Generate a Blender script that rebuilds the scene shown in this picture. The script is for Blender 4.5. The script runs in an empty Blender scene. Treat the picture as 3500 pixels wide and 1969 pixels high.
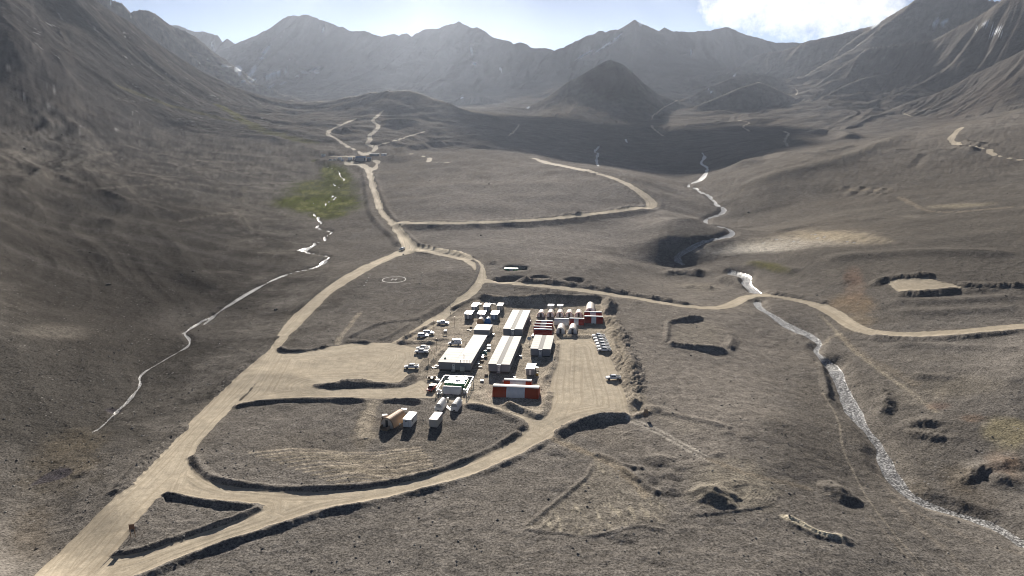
import bpy, bmesh, math, random
import numpy as np
from mathutils import Vector

R = math.radians
random.seed(7)
scene = bpy.context.scene
C = scene.collection

# ------------------------------------------------------------------ camera
FPX = 2365.0                      # focal length in pixels of a 3500 px wide frame
PITCH = math.atan((984.5 - 460.0) / FPX)
CAMZ = 88.0
cam_d = bpy.data.cameras.new('camera')
cam_d.sensor_width = 36.0
cam_d.lens = 36.0 * FPX / 3500.0
cam_d.clip_start = 1.0
cam_d.clip_end = 40000.0
cam = bpy.data.objects.new('camera', cam_d)
C.objects.link(cam)
cam.location = (0, 0, CAMZ)
cam.rotation_euler = (math.pi / 2 - PITCH, 0, 0)
scene.camera = cam

# ------------------------------------------------------------------ light
SUN_EL, SUN_AZ = R(19.5), R(-3.0)       # azimuth from +Y towards +X
SUN_DIR = Vector((math.sin(SUN_AZ) * math.cos(SUN_EL), math.cos(SUN_AZ) * math.cos(SUN_EL), math.sin(SUN_EL)))
sun_d = bpy.data.lights.new('sun', 'SUN')
sun_d.energy = 5.0
sun_d.angle = R(0.55)
sun_d.color = (1.0, 0.93, 0.83)
sun = bpy.data.objects.new('sun', sun_d)
C.objects.link(sun)
sun.rotation_euler = SUN_DIR.to_track_quat('Z', 'Y').to_euler()
sun.location = (0, -50, 300)

world = bpy.data.worlds.new('World')
scene.world = world
world.use_nodes = True
wn, wl = world.node_tree.nodes, world.node_tree.links
wn.clear()
w_out = wn.new('ShaderNodeOutputWorld')
w_bg = wn.new('ShaderNodeBackground')
w_bg.inputs['Strength'].default_value = 0.05
w_sky = wn.new('ShaderNodeTexSky')
w_sky.sky_type = 'NISHITA'
w_sky.sun_disc = False
w_sky.sun_elevation = SUN_EL
w_sky.sun_rotation = SUN_AZ
w_sky.altitude = 3800
w_sky.air_density = 0.45
w_sky.dust_density = 0.9
w_sky.ozone_density = 1.0
wl.new(w_bg.outputs[0], w_out.inputs['Surface'])

def wmath(op, a, b=None, clamp=False):
    n = wn.new('ShaderNodeMath'); n.operation = op; n.use_clamp = clamp
    for i, v in enumerate((a, b)):
        if v is None: continue
        if isinstance(v, (int, float)): n.inputs[i].default_value = v
        else: wl.new(v, n.inputs[i])
    return n.outputs[0]

# broken cumulus: lumps of cloud set by direction, edges broken up by noise
w_tc = wn.new('ShaderNodeTexCoord')
w_sep = wn.new('ShaderNodeSeparateXYZ'); wl.new(w_tc.outputs['Generated'], w_sep.inputs[0])
w_az = wmath('ARCTAN2', w_sep.outputs['X'], w_sep.outputs['Y'])
w_el = wmath('ARCSINE', w_sep.outputs['Z'])
w_nz = wn.new('ShaderNodeTexNoise'); w_nz.inputs['Scale'].default_value = 17.0
w_nz.inputs['Detail'].default_value = 9.0; w_nz.inputs['Roughness'].default_value = 0.62
wl.new(w_tc.outputs['Generated'], w_nz.inputs['Vector'])
w_nz2 = wn.new('ShaderNodeTexNoise'); w_nz2.inputs['Scale'].default_value = 2.6
w_nz2.inputs['Detail'].default_value = 3.0
wl.new(w_tc.outputs['Generated'], w_nz2.inputs['Vector'])
def cloud_lump(az, el, ra, re):
    a = wmath('DIVIDE', wmath('SUBTRACT', w_az, R(az)), R(ra))
    e = wmath('DIVIDE', wmath('SUBTRACT', w_el, R(el)), R(re))
    return wmath('SQRT', wmath('ADD', wmath('MULTIPLY', a, a), wmath('MULTIPLY', e, e)))
lumps = [(21.5, 9.5, 5.6, 2.5), (25.5, 9.0, 3.6, 2.0), (18.2, 9.6, 2.4, 1.6), (27.5, 10.5, 4, 2.2),
         (9.0, 11.0, 1.4, 1.0), (11.2, 11.4, 1.5, 0.9), (-17.5, 12.0, 1.8, 0.8), (-6.0, 12.0, 2.2, 0.8)]
cd = None
for L_ in lumps:
    c = cloud_lump(*L_)
    cd = c if cd is None else wmath('MINIMUM', cd, c)
fld = wmath('SUBTRACT', 1.0, cd)
fld = wmath('MAXIMUM', fld, -1.2)
high = wmath('MULTIPLY', wmath('SUBTRACT', w_nz2.outputs['Fac'], 0.72), 6.0)       # scattered clouds elsewhere
hel = wmath('SUBTRACT', wmath('MULTIPLY', w_el, 4.0), 1.3, )
fld = wmath('MAXIMUM', fld, wmath('MINIMUM', high, hel))
fld = wmath('ADD', fld, wmath('MULTIPLY', wmath('SUBTRACT', w_nz.outputs['Fac'], 0.5), 3.4))
cmask = wmath('SMOOTH_MIN', wmath('MULTIPLY', wmath('ADD', fld, 0.05), 1.25, clamp=True), 1.0)
w_dense = wmath('MULTIPLY', wmath('SUBTRACT', fld, 0.75), 1.3, clamp=True)
w_cc = wn.new('ShaderNodeMix'); w_cc.data_type = 'RGBA'
w_cc.inputs[6].default_value = (10.2, 10.0, 9.7, 1)
w_cc.inputs[7].default_value = (5.4, 5.4, 5.5, 1)
wl.new(w_dense, w_cc.inputs[0])
w_mix = wn.new('ShaderNodeMix'); w_mix.data_type = 'RGBA'
wl.new(cmask, w_mix.inputs[0])
w_wb = wn.new('ShaderNodeMix'); w_wb.data_type = 'RGBA'; w_wb.blend_type = 'MULTIPLY'; w_wb.inputs[0].default_value = 1.0
w_wb.inputs[7].default_value = (1.0, 0.97, 0.88, 1); wl.new(w_sky.outputs[0], w_wb.inputs[6])
wl.new(w_wb.outputs[2], w_mix.inputs[6]); wl.new(w_cc.outputs[2], w_mix.inputs[7])
wl.new(w_mix.outputs[2], w_bg.inputs['Color'])

vs = scene.view_settings
vs.view_transform = 'Standard'; vs.look = 'None'; vs.gamma = 1.0; vs.use_curve_mapping = False
vs.exposure = 1.02
scene.render.engine = 'CYCLES'
scene.cycles.use_denoising = True
scene.cycles.max_bounces = 6
scene.cycles.filter_width = 1.0
scene.cycles.volume_bounces = 1
scene.cycles.caustics_reflective = False
scene.cycles.caustics_refractive = False
scene.cycles.sample_clamp_indirect = 6.0

# ------------------------------------------------------------------ small helpers
def tag(o, label=None, cat=None, group=None, kind=None):
    if label: o['label'] = label
    if cat: o['category'] = cat
    if group: o['group'] = group
    if kind: o['kind'] = kind
    return o

class NT:
    """tiny helper for material node trees"""
    def __init__(s, name, rough=0.8):
        s.m = bpy.data.materials.new(name); s.m.use_nodes = True
        s.n, s.l = s.m.node_tree.nodes, s.m.node_tree.links
        s.b = s.n['Principled BSDF']; s.b.inputs['Roughness'].default_value = rough
        s.b.inputs['Specular IOR Level'].default_value = 0.3
        s.tc = s.n.new('ShaderNodeTexCoord').outputs['Object']
    def noise(s, scale, detail=4, rough=0.55, vec=None, fac=True, dist=0.0):
        n = s.n.new('ShaderNodeTexNoise'); n.inputs['Scale'].default_value = scale
        n.inputs['Detail'].default_value = detail; n.inputs['Roughness'].default_value = rough
        n.inputs['Distortion'].default_value = dist
        s.l.new(vec or s.tc, n.inputs['Vector'])
        return n.outputs['Fac' if fac else 'Color']
    def scaled(s, sc, vec=None):
        n = s.n.new('ShaderNodeVectorMath'); n.operation = 'MULTIPLY'
        s.l.new(vec or s.tc, n.inputs[0]); n.inputs[1].default_value = sc
        return n.outputs[0]
    def math(s, op, a, b=0.0, clamp=False):
        n = s.n.new('ShaderNodeMath'); n.operation = op; n.use_clamp = clamp
        for i, v in enumerate((a, b)):
            if isinstance(v, (int, float)): n.inputs[i].default_value = v
            else: s.l.new(v, n.inputs[i])
        return n.outputs[0]
    def rng(s, v, a, b, c=0.0, d=1.0):
        n = s.n.new('ShaderNodeMapRange'); s.l.new(v, n.inputs[0])
        for i, x in enumerate((a, b, c, d)): n.inputs[i + 1].default_value = x
        return n.outputs[0]
    def mix(s, f, a, b, mode='MIX'):
        n = s.n.new('ShaderNodeMix'); n.data_type = 'RGBA'; n.blend_type = mode
        for i, v in ((0, f), (6, a), (7, b)):
            if isinstance(v, (int, float)): n.inputs[i].default_value = v
            elif isinstance(v, tuple): n.inputs[i].default_value = v if len(v) == 4 else v + (1,)
            else: s.l.new(v, n.inputs[i])
        return n.outputs[2]
    def attr(s, name, out='Color'):
        n = s.n.new('ShaderNodeAttribute'); n.attribute_name = name
        return n.outputs[out]
    def color(s, c): s.l.new(c, s.b.inputs['Base Color'])
    def bump(s, h, strength, dist):
        n = s.n.new('ShaderNodeBump'); n.inputs['Strength'].default_value = strength
        n.inputs['Distance'].default_value = dist; s.l.new(h, n.inputs['Height'])
        s.l.new(n.outputs[0], s.b.inputs['Normal'])

# ------------------------------------------------------------------ numpy noise
_rs = np.random.RandomState(11)
_perm = np.concatenate([_rs.permutation(256)] * 3).astype(np.int32)
_ang = _rs.rand(256) * 2 * np.pi
_gx, _gy = np.cos(_ang).astype(np.float32), np.sin(_ang).astype(np.float32)
def pnoise(x, y):
    x = np.asarray(x, np.float32); y = np.asarray(y, np.float32)
    xi = np.floor(x); yi = np.floor(y)
    xf = x - xi; yf = y - yi
    xi = xi.astype(np.int32) & 255; yi = yi.astype(np.int32) & 255
    u = xf * xf * xf * (xf * (xf * 6 - 15) + 10); v = yf * yf * yf * (yf * (yf * 6 - 15) + 10)
    def g(a, b, dx, dy):
        h = _perm[_perm[a] + b] & 255
        return _gx[h] * dx + _gy[h] * dy
    a = g(xi, yi, xf, yf); b = g(xi + 1, yi, xf - 1, yf)
    c = g(xi, yi + 1, xf, yf - 1); d = g(xi + 1, yi + 1, xf - 1, yf - 1)
    ab = a + u * (b - a); cd_ = c + u * (d - c)
    return (ab + v * (cd_ - ab)) * 1.5
def fbm(x, y, o=4, gain=0.5, ridged=False):
    t = 0; a = 1.0; n = 0; f = 1.0
    for i in range(o):
        p = pnoise(x * f + 17.3 * i, y * f - 9.1 * i)
        if ridged: p = 1 - 2 * np.abs(p)
        t = t + a * p; n += a; a *= gain; f *= 2.03
    return t / n
def sstep(x, a, b):
    t = np.clip((x - a) / (b - a), 0, 1); return t * t * (3 - 2 * t)

# ------------------------------------------------------------------ pixel <-> world
CP, SP = math.cos(PITCH), math.sin(PITCH)
def ray(px, py):
    """unit-Y ray: returns u = X/Y and w = dZ/dY"""
    xc = (np.asarray(px, float) - 1750.0) / FPX; yc = (984.5 - np.asarray(py, float)) / FPX
    Yd = CP + yc * SP
    return xc / Yd, (-SP + yc * CP) / Yd
_zy = np.array([0, 320, 1150, 2500, 9500.0]); _zz = np.array([0, 3.2, 44.7, 100, 330.0])
def zref(Y): return np.interp(Y, _zy, _zz)
# crops in which the photograph was measured: name -> (offset x, offset y, scale)
CR = {'F': (0, 0, .736), 'c1': (900, 400, 2.8975), 'c2': (1600, 400, 2.415), 'c3': (2500, 400, 2.415), 'c4': (0, 400, 2.415),
      'c5': (0, 1000, 1.495), 'c6': (700, 1000, 1.495), 'c7': (1700, 1300, 2.166), 'c8': (2500, 900, 1.355),
      'z1': (1280, 980, 2.683), 'z5': (1400, 1220, 4.83), 'm6': (0, 0, 2.787), 'm7': (900, 0, 1.9815), 'm8': (2200, 0, 1.9815),
      's1': (1060, 480, 4.954), 'p': (0, 0, 1), 'k': (1280, 1380, 7.156), 'v': (1330, 1050, 5.796), 'h': (1230, 900, 10.304), 'g2': (1280, 880, 3.22)}
def K(cr, pts):
    ox, oy, s = CR[cr]
    return [(ox + p[0] / s, oy + p[1] / s) for p in pts]

# ------------------------------------------------------------------ terrain grid
NEAR = 1.0 / np.linspace(1 / 62.0, 1 / 1250.0, 730)
FAR = 1250.0 * np.exp(np.linspace(0, math.log(9300 / 1250.0), 510))[1:]
YY = np.concatenate([NEAR, FAR])
UU = np.concatenate([np.linspace(-1.2, -.86, 24)[:-1], np.linspace(-.86, .86, 1080), np.linspace(.86, 1.2, 24)[1:]])
NR, NC = len(YY), len(UU)
Yg = np.repeat(YY[:, None], NC, 1).astype(np.float32)
Xg = (YY[:, None] * UU[None, :]).astype(np.float32)

# control points: (px, py, Y) by distance, or height above the reference profile
ctl = []
def Cd(px, py, D):
    u, w = ray(px, py); z = CAMZ + w * D
    ctl.append((float(u), D, (z - zref(D))))
_ys = np.exp(np.linspace(math.log(80), math.log(5000), 3000))
def G(px, py, dz=0.0):
    u, w = ray(px, py)
    d = CAMZ + w * _ys - zref(_ys) - dz
    i = int(np.argmax(d < 0)); assert i > 0, (px, py)
    ctl.append((float(u), float(_ys[i]), dz))
for p in [(700, 1900), (1750, 1900), (2500, 1900), (400, 1750), (1300, 1600), (1300, 1350), (2000, 1400), (2300, 1300), (1000, 1250),
          (1700, 1050), (2100, 1050), (1400, 850), (1750, 850), (2050, 900), (1150, 1050), (2300, 1600), (800, 1500), (1500, 1180), (1850, 1200),
          (2250, 1120)]:
    G(*p)
for p in [(2570, 1060, -4), (2700, 1200, -6), (2850, 1400, -7), (2960, 1600, -8), (3250, 1740, -9), (3490, 1830, -8), (3100, 1300, -3),
          (3400, 1500, -4), (3500, 1300, 5), (3500, 1130, 7), (3000, 1130, 0), (3500, 1000, 12), (3100, 980, 8), (2800, 900, 4), (2750, 1010, -2),
          (3490, 1950, -8), (2900, 1900, -3), (2650, 1450, -1),
          (640, 1130, -3), (900, 980, -3), (1070, 870, -4), (480, 1290, -3.5), (300, 1500, -4), (130, 1660, -5), (0, 1900, -4),
          (250, 1150, 3), (0, 1600, -2), (0, 1300, 5), (0, 1000, 12), (500, 850, 4), (700, 720, 3), (1100, 600, -3), (1130, 720, -4), (1090, 800, -4),
          (1330, 700, 1), (1280, 560, 2), (1500, 620, 6), (1700, 640, 8), (2000, 680, 5), (2200, 640, 4), (1900, 580, 8), (1700, 530, 8), (1500, 520, 4),
          (2210, 600, 2), (2330, 645, -16), (2480, 720, -13), (2510, 790, -11), (2200, 800, 0), (2500, 925, -7), (2570, 985, -6),
          (2700, 830, 2), (2900, 790, 10), (3200, 740, 16), (3500, 720, 22), (2600, 650, 4), (2900, 600, 16), (3200, 580, 24), (3500, 560, 32)]:
    G(*p)
for p in [(2312, 762, 522), (2385, 783, 512), (2255, 800, 506), (2330, 882, 480), (2280, 880, 480), (2235, 868, 484), (2440, 822, 498), (0, 700, 520), (300, 600, 700), (0, 500, 800), (0, 300, 1050), (0, 100, 1280), (300, 350, 1200), (550, 450, 1250), (800, 520, 1150), (900, 440, 1500),
          (600, 330, 1600), (1050, 400, 1900), (1000, 480, 1300),
          (1405, 360, 1900), (1250, 390, 1750), (1600, 392, 1900), (1330, 470, 1400), (1500, 440, 1550), (1700, 470, 1500), (1750, 425, 1800),
          (2000, 545, 1400), (2040, 480, 1650), (2350, 560, 1350), (2300, 480, 1700), (2420, 600, 1150),
          (2500, 580, 980), (2700, 530, 1080), (2900, 492, 1180), (3150, 460, 1180), (3300, 435, 1150), (3500, 450, 950),
          (2650, 480, 1500), (2900, 450, 1700), (2750, 420, 2000), (3100, 400, 1900), (3450, 380, 1500), (3300, 350, 2100), (3000, 360, 2400), (2600, 400, 2300),
          (2400, 430, 2100), (2150, 400, 2200), (1900, 400, 2300),
          (1100, 360, 2700), (1300, 356, 3000), (1750, 375, 3000), (1900, 372, 2700), (2300, 345, 3000), (2700, 330, 3000), (3200, 290, 2700), (3500, 250, 2400)]:
    Cd(*p)
for u in (-1.2, -.9):
    for y, dz in ((100, 10), (300, 40), (700, 110), (1500, 280), (3000, 400)): ctl.append((u, y, dz))
for y, dz in ((100, 0), (300, 14), (700, 50), (1500, 150), (3000, 300)): ctl.append((1.2, y, dz))
for u in (-.6, -.3, 0, .3, .6):
    ctl.append((u, 4500, 60)); ctl.append((u, 9000, 100)); ctl.append((u, 62, 0))

# ridges: skyline points (px, py, distance) and the length over which the flank falls away
def rid(cr, pts, D):
    q = K(cr, pts); n = len(q)
    return [(a, b, D(i / max(1, n - 1)) if callable(D) else D) for i, (a, b) in enumerate(q)]
RIDGES = []
RIDGES.append((rid('p', [(-500, -420), (-150, -260), (180, -90), (330, 2), (440, 72), (500, 118), (545, 165), (575, 205), (640, 245), (800, 322), (1000, 352)],
               lambda t: 1500 + 900 * t), 430, 1.0, 15))
RIDGES.append((rid('m6', [(500, -260), (900, -90), (1080, 0), (1160, 28), (1245, 120), (1275, 104), (1340, 86), (1410, 90), (1480, 128), (1560, 188), (1620, 232),
               (1780, 298), (1850, 345), (1890, 370), (1940, 430), (2000, 540), (2130, 680), (2300, 840)], lambda t: 2900 + 500 * t), 420, 1.0, 40))
RIDGES.append((rid('m6', [(1400, 170), (1620, 234), (1700, 230), (1780, 270), (1850, 290), (1925, 290), (2000, 312), (2070, 330), (2120, 400), (2160, 364), (2230, 408),
               (2290, 422), (2360, 410), (2440, 390)], 5200), 800, 1.0, 60))
RIDGES.append((rid('m7', [(-60, 240), (0, 245), (10, 205), (45, 215), (80, 190), (115, 150), (135, 120), (200, 100), (245, 105), (275, 89), (350, 120), (420, 140), (500, 180),
               (540, 185), (580, 205), (690, 210), (740, 225), (775, 240), (830, 240), (885, 225), (920, 245), (945, 224), (975, 228), (990, 240), (1012, 258), (1030, 225),
               (1060, 210), (1100, 195), (1200, 188), (1215, 175), (1320, 147), (1350, 155), (1400, 182), (1450, 182), (1500, 210), (1560, 250), (1650, 270), (1690, 290),
               (1760, 287), (1790, 300), (1810, 322), (1860, 328), (1930, 328), (1970, 345), (2020, 325), (2070, 325), (2080, 298), (2150, 260), (2210, 240), (2280, 205),
               (2310, 213), (2370, 200), (2430, 195), (2525, 139), (2576, 175)], lambda t: 5000 - 600 * t), 850, 1.05, 70))
RIDGES.append((rid('m8', [(-60, 130), (0, 165), (105, 210), (140, 187), (210, 213), (320, 213), (440, 208), (540, 185), (580, 187), (660, 220), (760, 250), (890, 285), (1080, 290),
               (1180, 262), (1260, 247), (1540, 175)], 4500), 800, 1.0, 55))
RIDGES.append((rid('m8', [(690, 440), (780, 365), (960, 335), (1080, 292), (1270, 250), (1500, 190), (1600, 155), (1640, 120), (1760, 50), (1840, 0), (2000, -60), (2200, -40),
               (2400, 5), (2600, -120), (3000, -300)], lambda t: 3700 - 900 * t), 620, 1.0, 55))
RIDGES.append((rid('m7', [(1780, 728), (1900, 668), (2050, 560), (2150, 505), (2250, 450), (2320, 410), (2350, 400), (2430, 428), (2490, 480), (2576, 560), (2680, 640)], 2650), 310, 1.1, 14))
RIDGES.append((rid('m8', [(300, 660), (430, 592), (560, 540), (640, 505), (740, 480), (800, 490), (880, 512), (1000, 560), (1150, 610)], 2900), 240, 1.1, 12))
RIDGES.append((rid('m8', [(420, 690), (600, 615), (780, 551), (860, 580), (980, 640), (1100, 700)], 2500), 160, 1.1, 10))
RIDGES.append((rid('m7', [(1250, 702), (1330, 660), (1400, 636), (1450, 648), (1560, 665), (1650, 690), (1760, 712)], 3300), 220, 1.1, 10))
RIDGES.append((rid('m8', [(1250, 640), (1400, 560), (1640, 490), (1850, 520), (2100, 560)], 2500), 200, 1.2, 10))
RIDGES.append((rid('m8', [(1500, 330), (1700, 300), (1960, 270), (2140, 165), (2290, 90), (2450, -20), (2700, -200)], lambda t: 2700 - 500 * t), 300, 1.0, 30))
RIDGES.append((rid('m8', [(1950, 640), (2200, 520), (2400, 420), (2576, 330), (2800, 200)], lambda t: 2000 - 300 * t), 180, 1.1, 10))

RADJ = None
zr_row = zref(YY).astype(np.float32)[:, None]
def tents(X, Y, noise=True):
    zr0 = zref(Y).astype(np.float32)
    global GULLY
    best = np.zeros(X.shape, np.float32)
    gm = np.zeros(X.shape, np.float32) if noise else None
    for ri_, (pts, L, pw, amp) in enumerate(RIDGES):
        P = []
        for pi_, (px, py, D) in enumerate(pts):
            u, w = ray(px, py); P.append((u * D, D, CAMZ + w * D - zref(D) + (RADJ[ri_][pi_] if RADJ else 0)))
        P = np.array(P, np.float32)
        ymin, ymax = P[:, 1].min() - 4 * L, P[:, 1].max() + 4 * L
        m = (Y > ymin) & (Y < ymax) & (X > P[:, 0].min() - 4 * L) & (X < P[:, 0].max() + 4 * L)
        if not m.any(): continue
        x, y = X[m], Y[m]
        bd = np.full(x.shape, 1e9, np.float32); bh = np.zeros_like(bd); bs = np.zeros_like(bd)
        s0 = 0.0
        for i in range(len(P) - 1):
            ax, ay, ah = P[i]; bx, by, bh_ = P[i + 1]
            dx, dy = bx - ax, by - ay; l2 = dx * dx + dy * dy + 1e-6
            t = np.clip(((x - ax) * dx + (y - ay) * dy) / l2, 0, 1)
            ex, ey = x - ax - t * dx, y - ay - t * dy
            d = ex * ex + ey * ey
            k = d < bd
            bd[k] = d[k]; bh[k] = (ah + t * (bh_ - ah))[k]; bs[k] = (s0 + t * math.sqrt(l2))[k]
            s0 += math.sqrt(l2)
        d = np.sqrt(bd)
        g = np.exp(-(d / L) ** pw)
        h = np.maximum(bh, 0) * g
        if noise:
            fade = sstep(d, 0, 0.25 * L) * np.clip(h / (amp * 3), 0, 1)
            gl = fbm(bs / (0.26 * L) + 0.35 * pnoise(x / (0.35 * L), y / (0.35 * L)), d / (2.2 * L), 4, 0.5, True)
            rk = fbm(x / (0.12 * L), y / (0.12 * L), 4, 0.55)
            h = h + .16 * amp * fbm(bs / (0.06 * L), bs * 0 + 3.7, 3, .6) * np.exp(-d / (.22 * L)) * np.clip(bh / 200, 0, 1)
            h = h + fade * amp * (0.85 * gl + 0.22 * rk) - 0.35 * amp * fade
        o = best[m]
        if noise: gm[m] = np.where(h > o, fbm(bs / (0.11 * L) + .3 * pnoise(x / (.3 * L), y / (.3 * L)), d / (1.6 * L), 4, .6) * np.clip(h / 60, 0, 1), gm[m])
        best[m] = np.maximum(o, h)
    if noise: GULLY = gm
    return best

ctl = np.array(ctl, float)
ct_t = tents((ctl[:, 0] * ctl[:, 1]).astype(np.float32), ctl[:, 1].astype(np.float32), False)
# thin plate spline on the residual, in (u, ln Y)
AX = 1.6
def feats(u, Y): return np.stack([u * AX, np.log(Y)], -1)
Q = feats(ctl[:, 0], ctl[:, 1])
ct_t = np.where(ctl[:, 1] > 3900, 0, ct_t)
val = (ctl[:, 2] - ct_t) / ctl[:, 1]
def phi(r2): return 0.5 * r2 * np.log(r2 + 1e-12)
n = len(Q)
A = phi(((Q[:, None] - Q[None]) ** 2).sum(-1)) + np.eye(n) * 4e-4
Pm = np.concatenate([np.ones((n, 1)), Q], 1)
S = np.zeros((n + 3, n + 3)); S[:n, :n] = A; S[:n, n:] = Pm; S[n:, :n] = Pm.T
sol = np.linalg.solve(S, np.concatenate([val, np.zeros(3)]))
ri = np.unique(np.concatenate([np.arange(0, NR, 8), [NR - 1]])); ci = np.unique(np.concatenate([np.arange(0, NC, 8), [NC - 1]]))
F_ = feats(np.repeat(UU[ci][None], len(ri), 0), np.repeat(YY[ri][:, None], len(ci), 1))
E = np.zeros(F_.shape[:2])
for k in range(n):
    E += sol[k] * phi(((F_ - Q[k]) ** 2).sum(-1))
E += sol[n] + F_ @ sol[n + 1:]
# upsample (bilinear)
Er = np.stack([np.interp(np.arange(NR), ri, E[:, j]) for j in range(len(ci))], 1)
Ef = np.stack([np.interp(np.arange(NC), ci, Er[i]) for i in range(NR)], 0).astype(np.float32)
# the crests must stand where they were sighted: take the spline's share off the ridge heights
def evalE(u, Y):
    f = feats(np.array([u]), np.array([Y])); return float((sol[:n] * phi(((f[:, None] - Q[None]) ** 2).sum(-1))[0]).sum() + sol[n] + f[0] @ sol[n + 1:])
RADJ = [[-evalE(float(ray(a, b)[0]), D) * D for a, b, D in pts] for pts, L, pw, amp in RIDGES]
T = tents(Xg, Yg)
BASE = zr_row + T + Ef * Yg
# broad undulation and small relief
hummock = sstep(Yg, 150, 900)
BASE += (fbm(Xg / 170, Yg / 170, 4) * 5.0) * sstep(Yg, 450, 1500) * (1 - 0.6 * sstep(Yg, 2500, 4000))
BASE += fbm(Xg / 38, Yg / 38, 3) * (0.25 + 1.1 * hummock)
Z = BASE.copy()

def unproj(pts):
    """pixels of the photograph -> points on the (smooth) ground, by walking the ray over the grid"""
    pts = np.array(pts, float); u, w = ray(pts[:, 0], pts[:, 1])
    c = np.clip(np.searchsorted(UU, u) - 1, 0, NC - 2); f = (u - UU[c]) / (UU[c + 1] - UU[c])
    col = BASE[:, c] * (1 - f) + BASE[:, c + 1] * f
    rz = CAMZ + YY[:, None] * w[None]
    df = rz - col
    j = np.argmax(df < 0, 0); j = np.where(j == 0, NR - 1, j)
    k = np.arange(len(u))
    a, b = df[j - 1, k], df[j, k]
    t = a / (a - b + 1e-9)
    Yv = YY[j - 1] + np.clip(t, 0, 1) * (YY[j] - YY[j - 1])
    return np.stack([u * Yv, Yv], 1)
def W(cr, pts): return unproj(K(cr, pts))
def dens(poly, step=6.0):
    """subdivide a pixel polyline before it is laid on the ground"""
    out = [poly[0]]
    for a, b in zip(poly[:-1], poly[1:]):
        m = max(1, int(math.hypot(b[0] - a[0], b[1] - a[1]) / step))
        out += [(a[0] + (b[0] - a[0]) * i / m, a[1] + (b[1] - a[1]) * i / m) for i in range(1, m + 1)]
    return out
def smooth(poly, it=2):
    for _ in range(it):
        q = [poly[0]]
        for a, b in zip(poly[:-1], poly[1:]):
            q += [(.75 * a[0] + .25 * b[0], .75 * a[1] + .25 * b[1]), (.25 * a[0] + .75 * b[0], .25 * a[1] + .75 * b[1])]
        poly = q + [poly[-1]]
    return poly
def win(x0, x1, y0, y1):
    r0 = max(0, np.searchsorted(YY, y0) - 1); r1 = min(NR, np.searchsorted(YY, y1) + 1)
    us = [x / y for x in (x0, x1) for y in (max(y0, 60), max(y1, 61))]
    c0 = max(0, np.searchsorted(UU, min(us)) - 1); c1 = min(NC, np.searchsorted(UU, max(us)) + 1)
    return slice(r0, r1), slice(c0, c1)
def seg_dist(x, y, a, b):
    dx, dy = b[0] - a[0], b[1] - a[1]; l2 = dx * dx + dy * dy + 1e-9
    t = np.clip(((x - a[0]) * dx + (y - a[1]) * dy) / l2, 0, 1)
    return np.hypot(x - a[0] - t * dx, y - a[1] - t * dy), t, math.sqrt(l2)
def field_line(P, margin):
    """distance to a world polyline, arc length and side over the window it touches"""
    P = np.asarray(P)
    x0, y0 = P.min(0) - margin; x1, y1 = P.max(0) + margin
    sl = win(x0, x1, y0, y1)
    d = np.full(Xg[sl].shape, 1e6, np.float32); s = np.zeros_like(d); sg = np.zeros_like(d)
    if d.size == 0: return sl, d, s, sg
    r_off, c_off = sl[0].start, sl[1].start
    s0 = 0.0
    for a, b in zip(P[:-1], P[1:]):
        w_ = win(min(a[0], b[0]) - margin, max(a[0], b[0]) + margin, min(a[1], b[1]) - margin, max(a[1], b[1]) + margin)
        r_ = slice(max(0, w_[0].start - r_off), max(0, min(w_[0].stop, sl[0].stop) - r_off)); c_ = slice(max(0, w_[1].start - c_off), max(0, min(w_[1].stop, sl[1].stop) - c_off))
        x, y = Xg[sl][r_, c_], Yg[sl][r_, c_]
        if x.size == 0: s0 += math.hypot(*(b - a)); continue
        dd, t, l = seg_dist(x, y, a, b)
        k = dd < d[r_, c_]
        d[r_, c_] = np.where(k, dd, d[r_, c_]); s[r_, c_] = np.where(k, s0 + t * l, s[r_, c_])
        side = (b[0] - a[0]) * (y - a[1]) - (b[1] - a[1]) * (x - a[0])
        sg[r_, c_] = np.where(k, np.sign(side), sg[r_, c_])
        s0 += l
    return sl, d, s, sg
def field_poly(P, margin):
    """signed distance to a closed world polygon (negative inside)"""
    P = np.asarray(P); Pc = np.concatenate([P, P[:1]])
    sl, d, s, sg = field_line(Pc, margin)
    x, y = Xg[sl], Yg[sl]
    ins = np.zeros(x.shape, bool)
    for a, b in zip(Pc[:-1], Pc[1:]):
        if a[1] == b[1]: continue
        k = (a[1] > y) != (b[1] > y)
        ins ^= k & (x < (b[0] - a[0]) * (y - a[1]) / (b[1] - a[1]) + a[0])
    return sl, np.where(ins, -d, d), s

# ------------------------------------------------------------------ earthworks, roads, water on the grid
ROAD = np.full((NR, NC), 1e3, np.float32); ROADS = np.zeros((NR, NC), np.float32); ROADD = np.zeros((NR, NC), np.float32)
WAT = np.full((NR, NC), 1e3, np.float32); WATS = np.zeros((NR, NC), np.float32)
BERM = np.zeros((NR, NC), np.float32)
edge_n = fbm(Xg / 3.0, Yg / 3.0, 2) * 0.55 + fbm(Xg / 14.0, Yg / 14.0, 2) * 0.7

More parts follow.
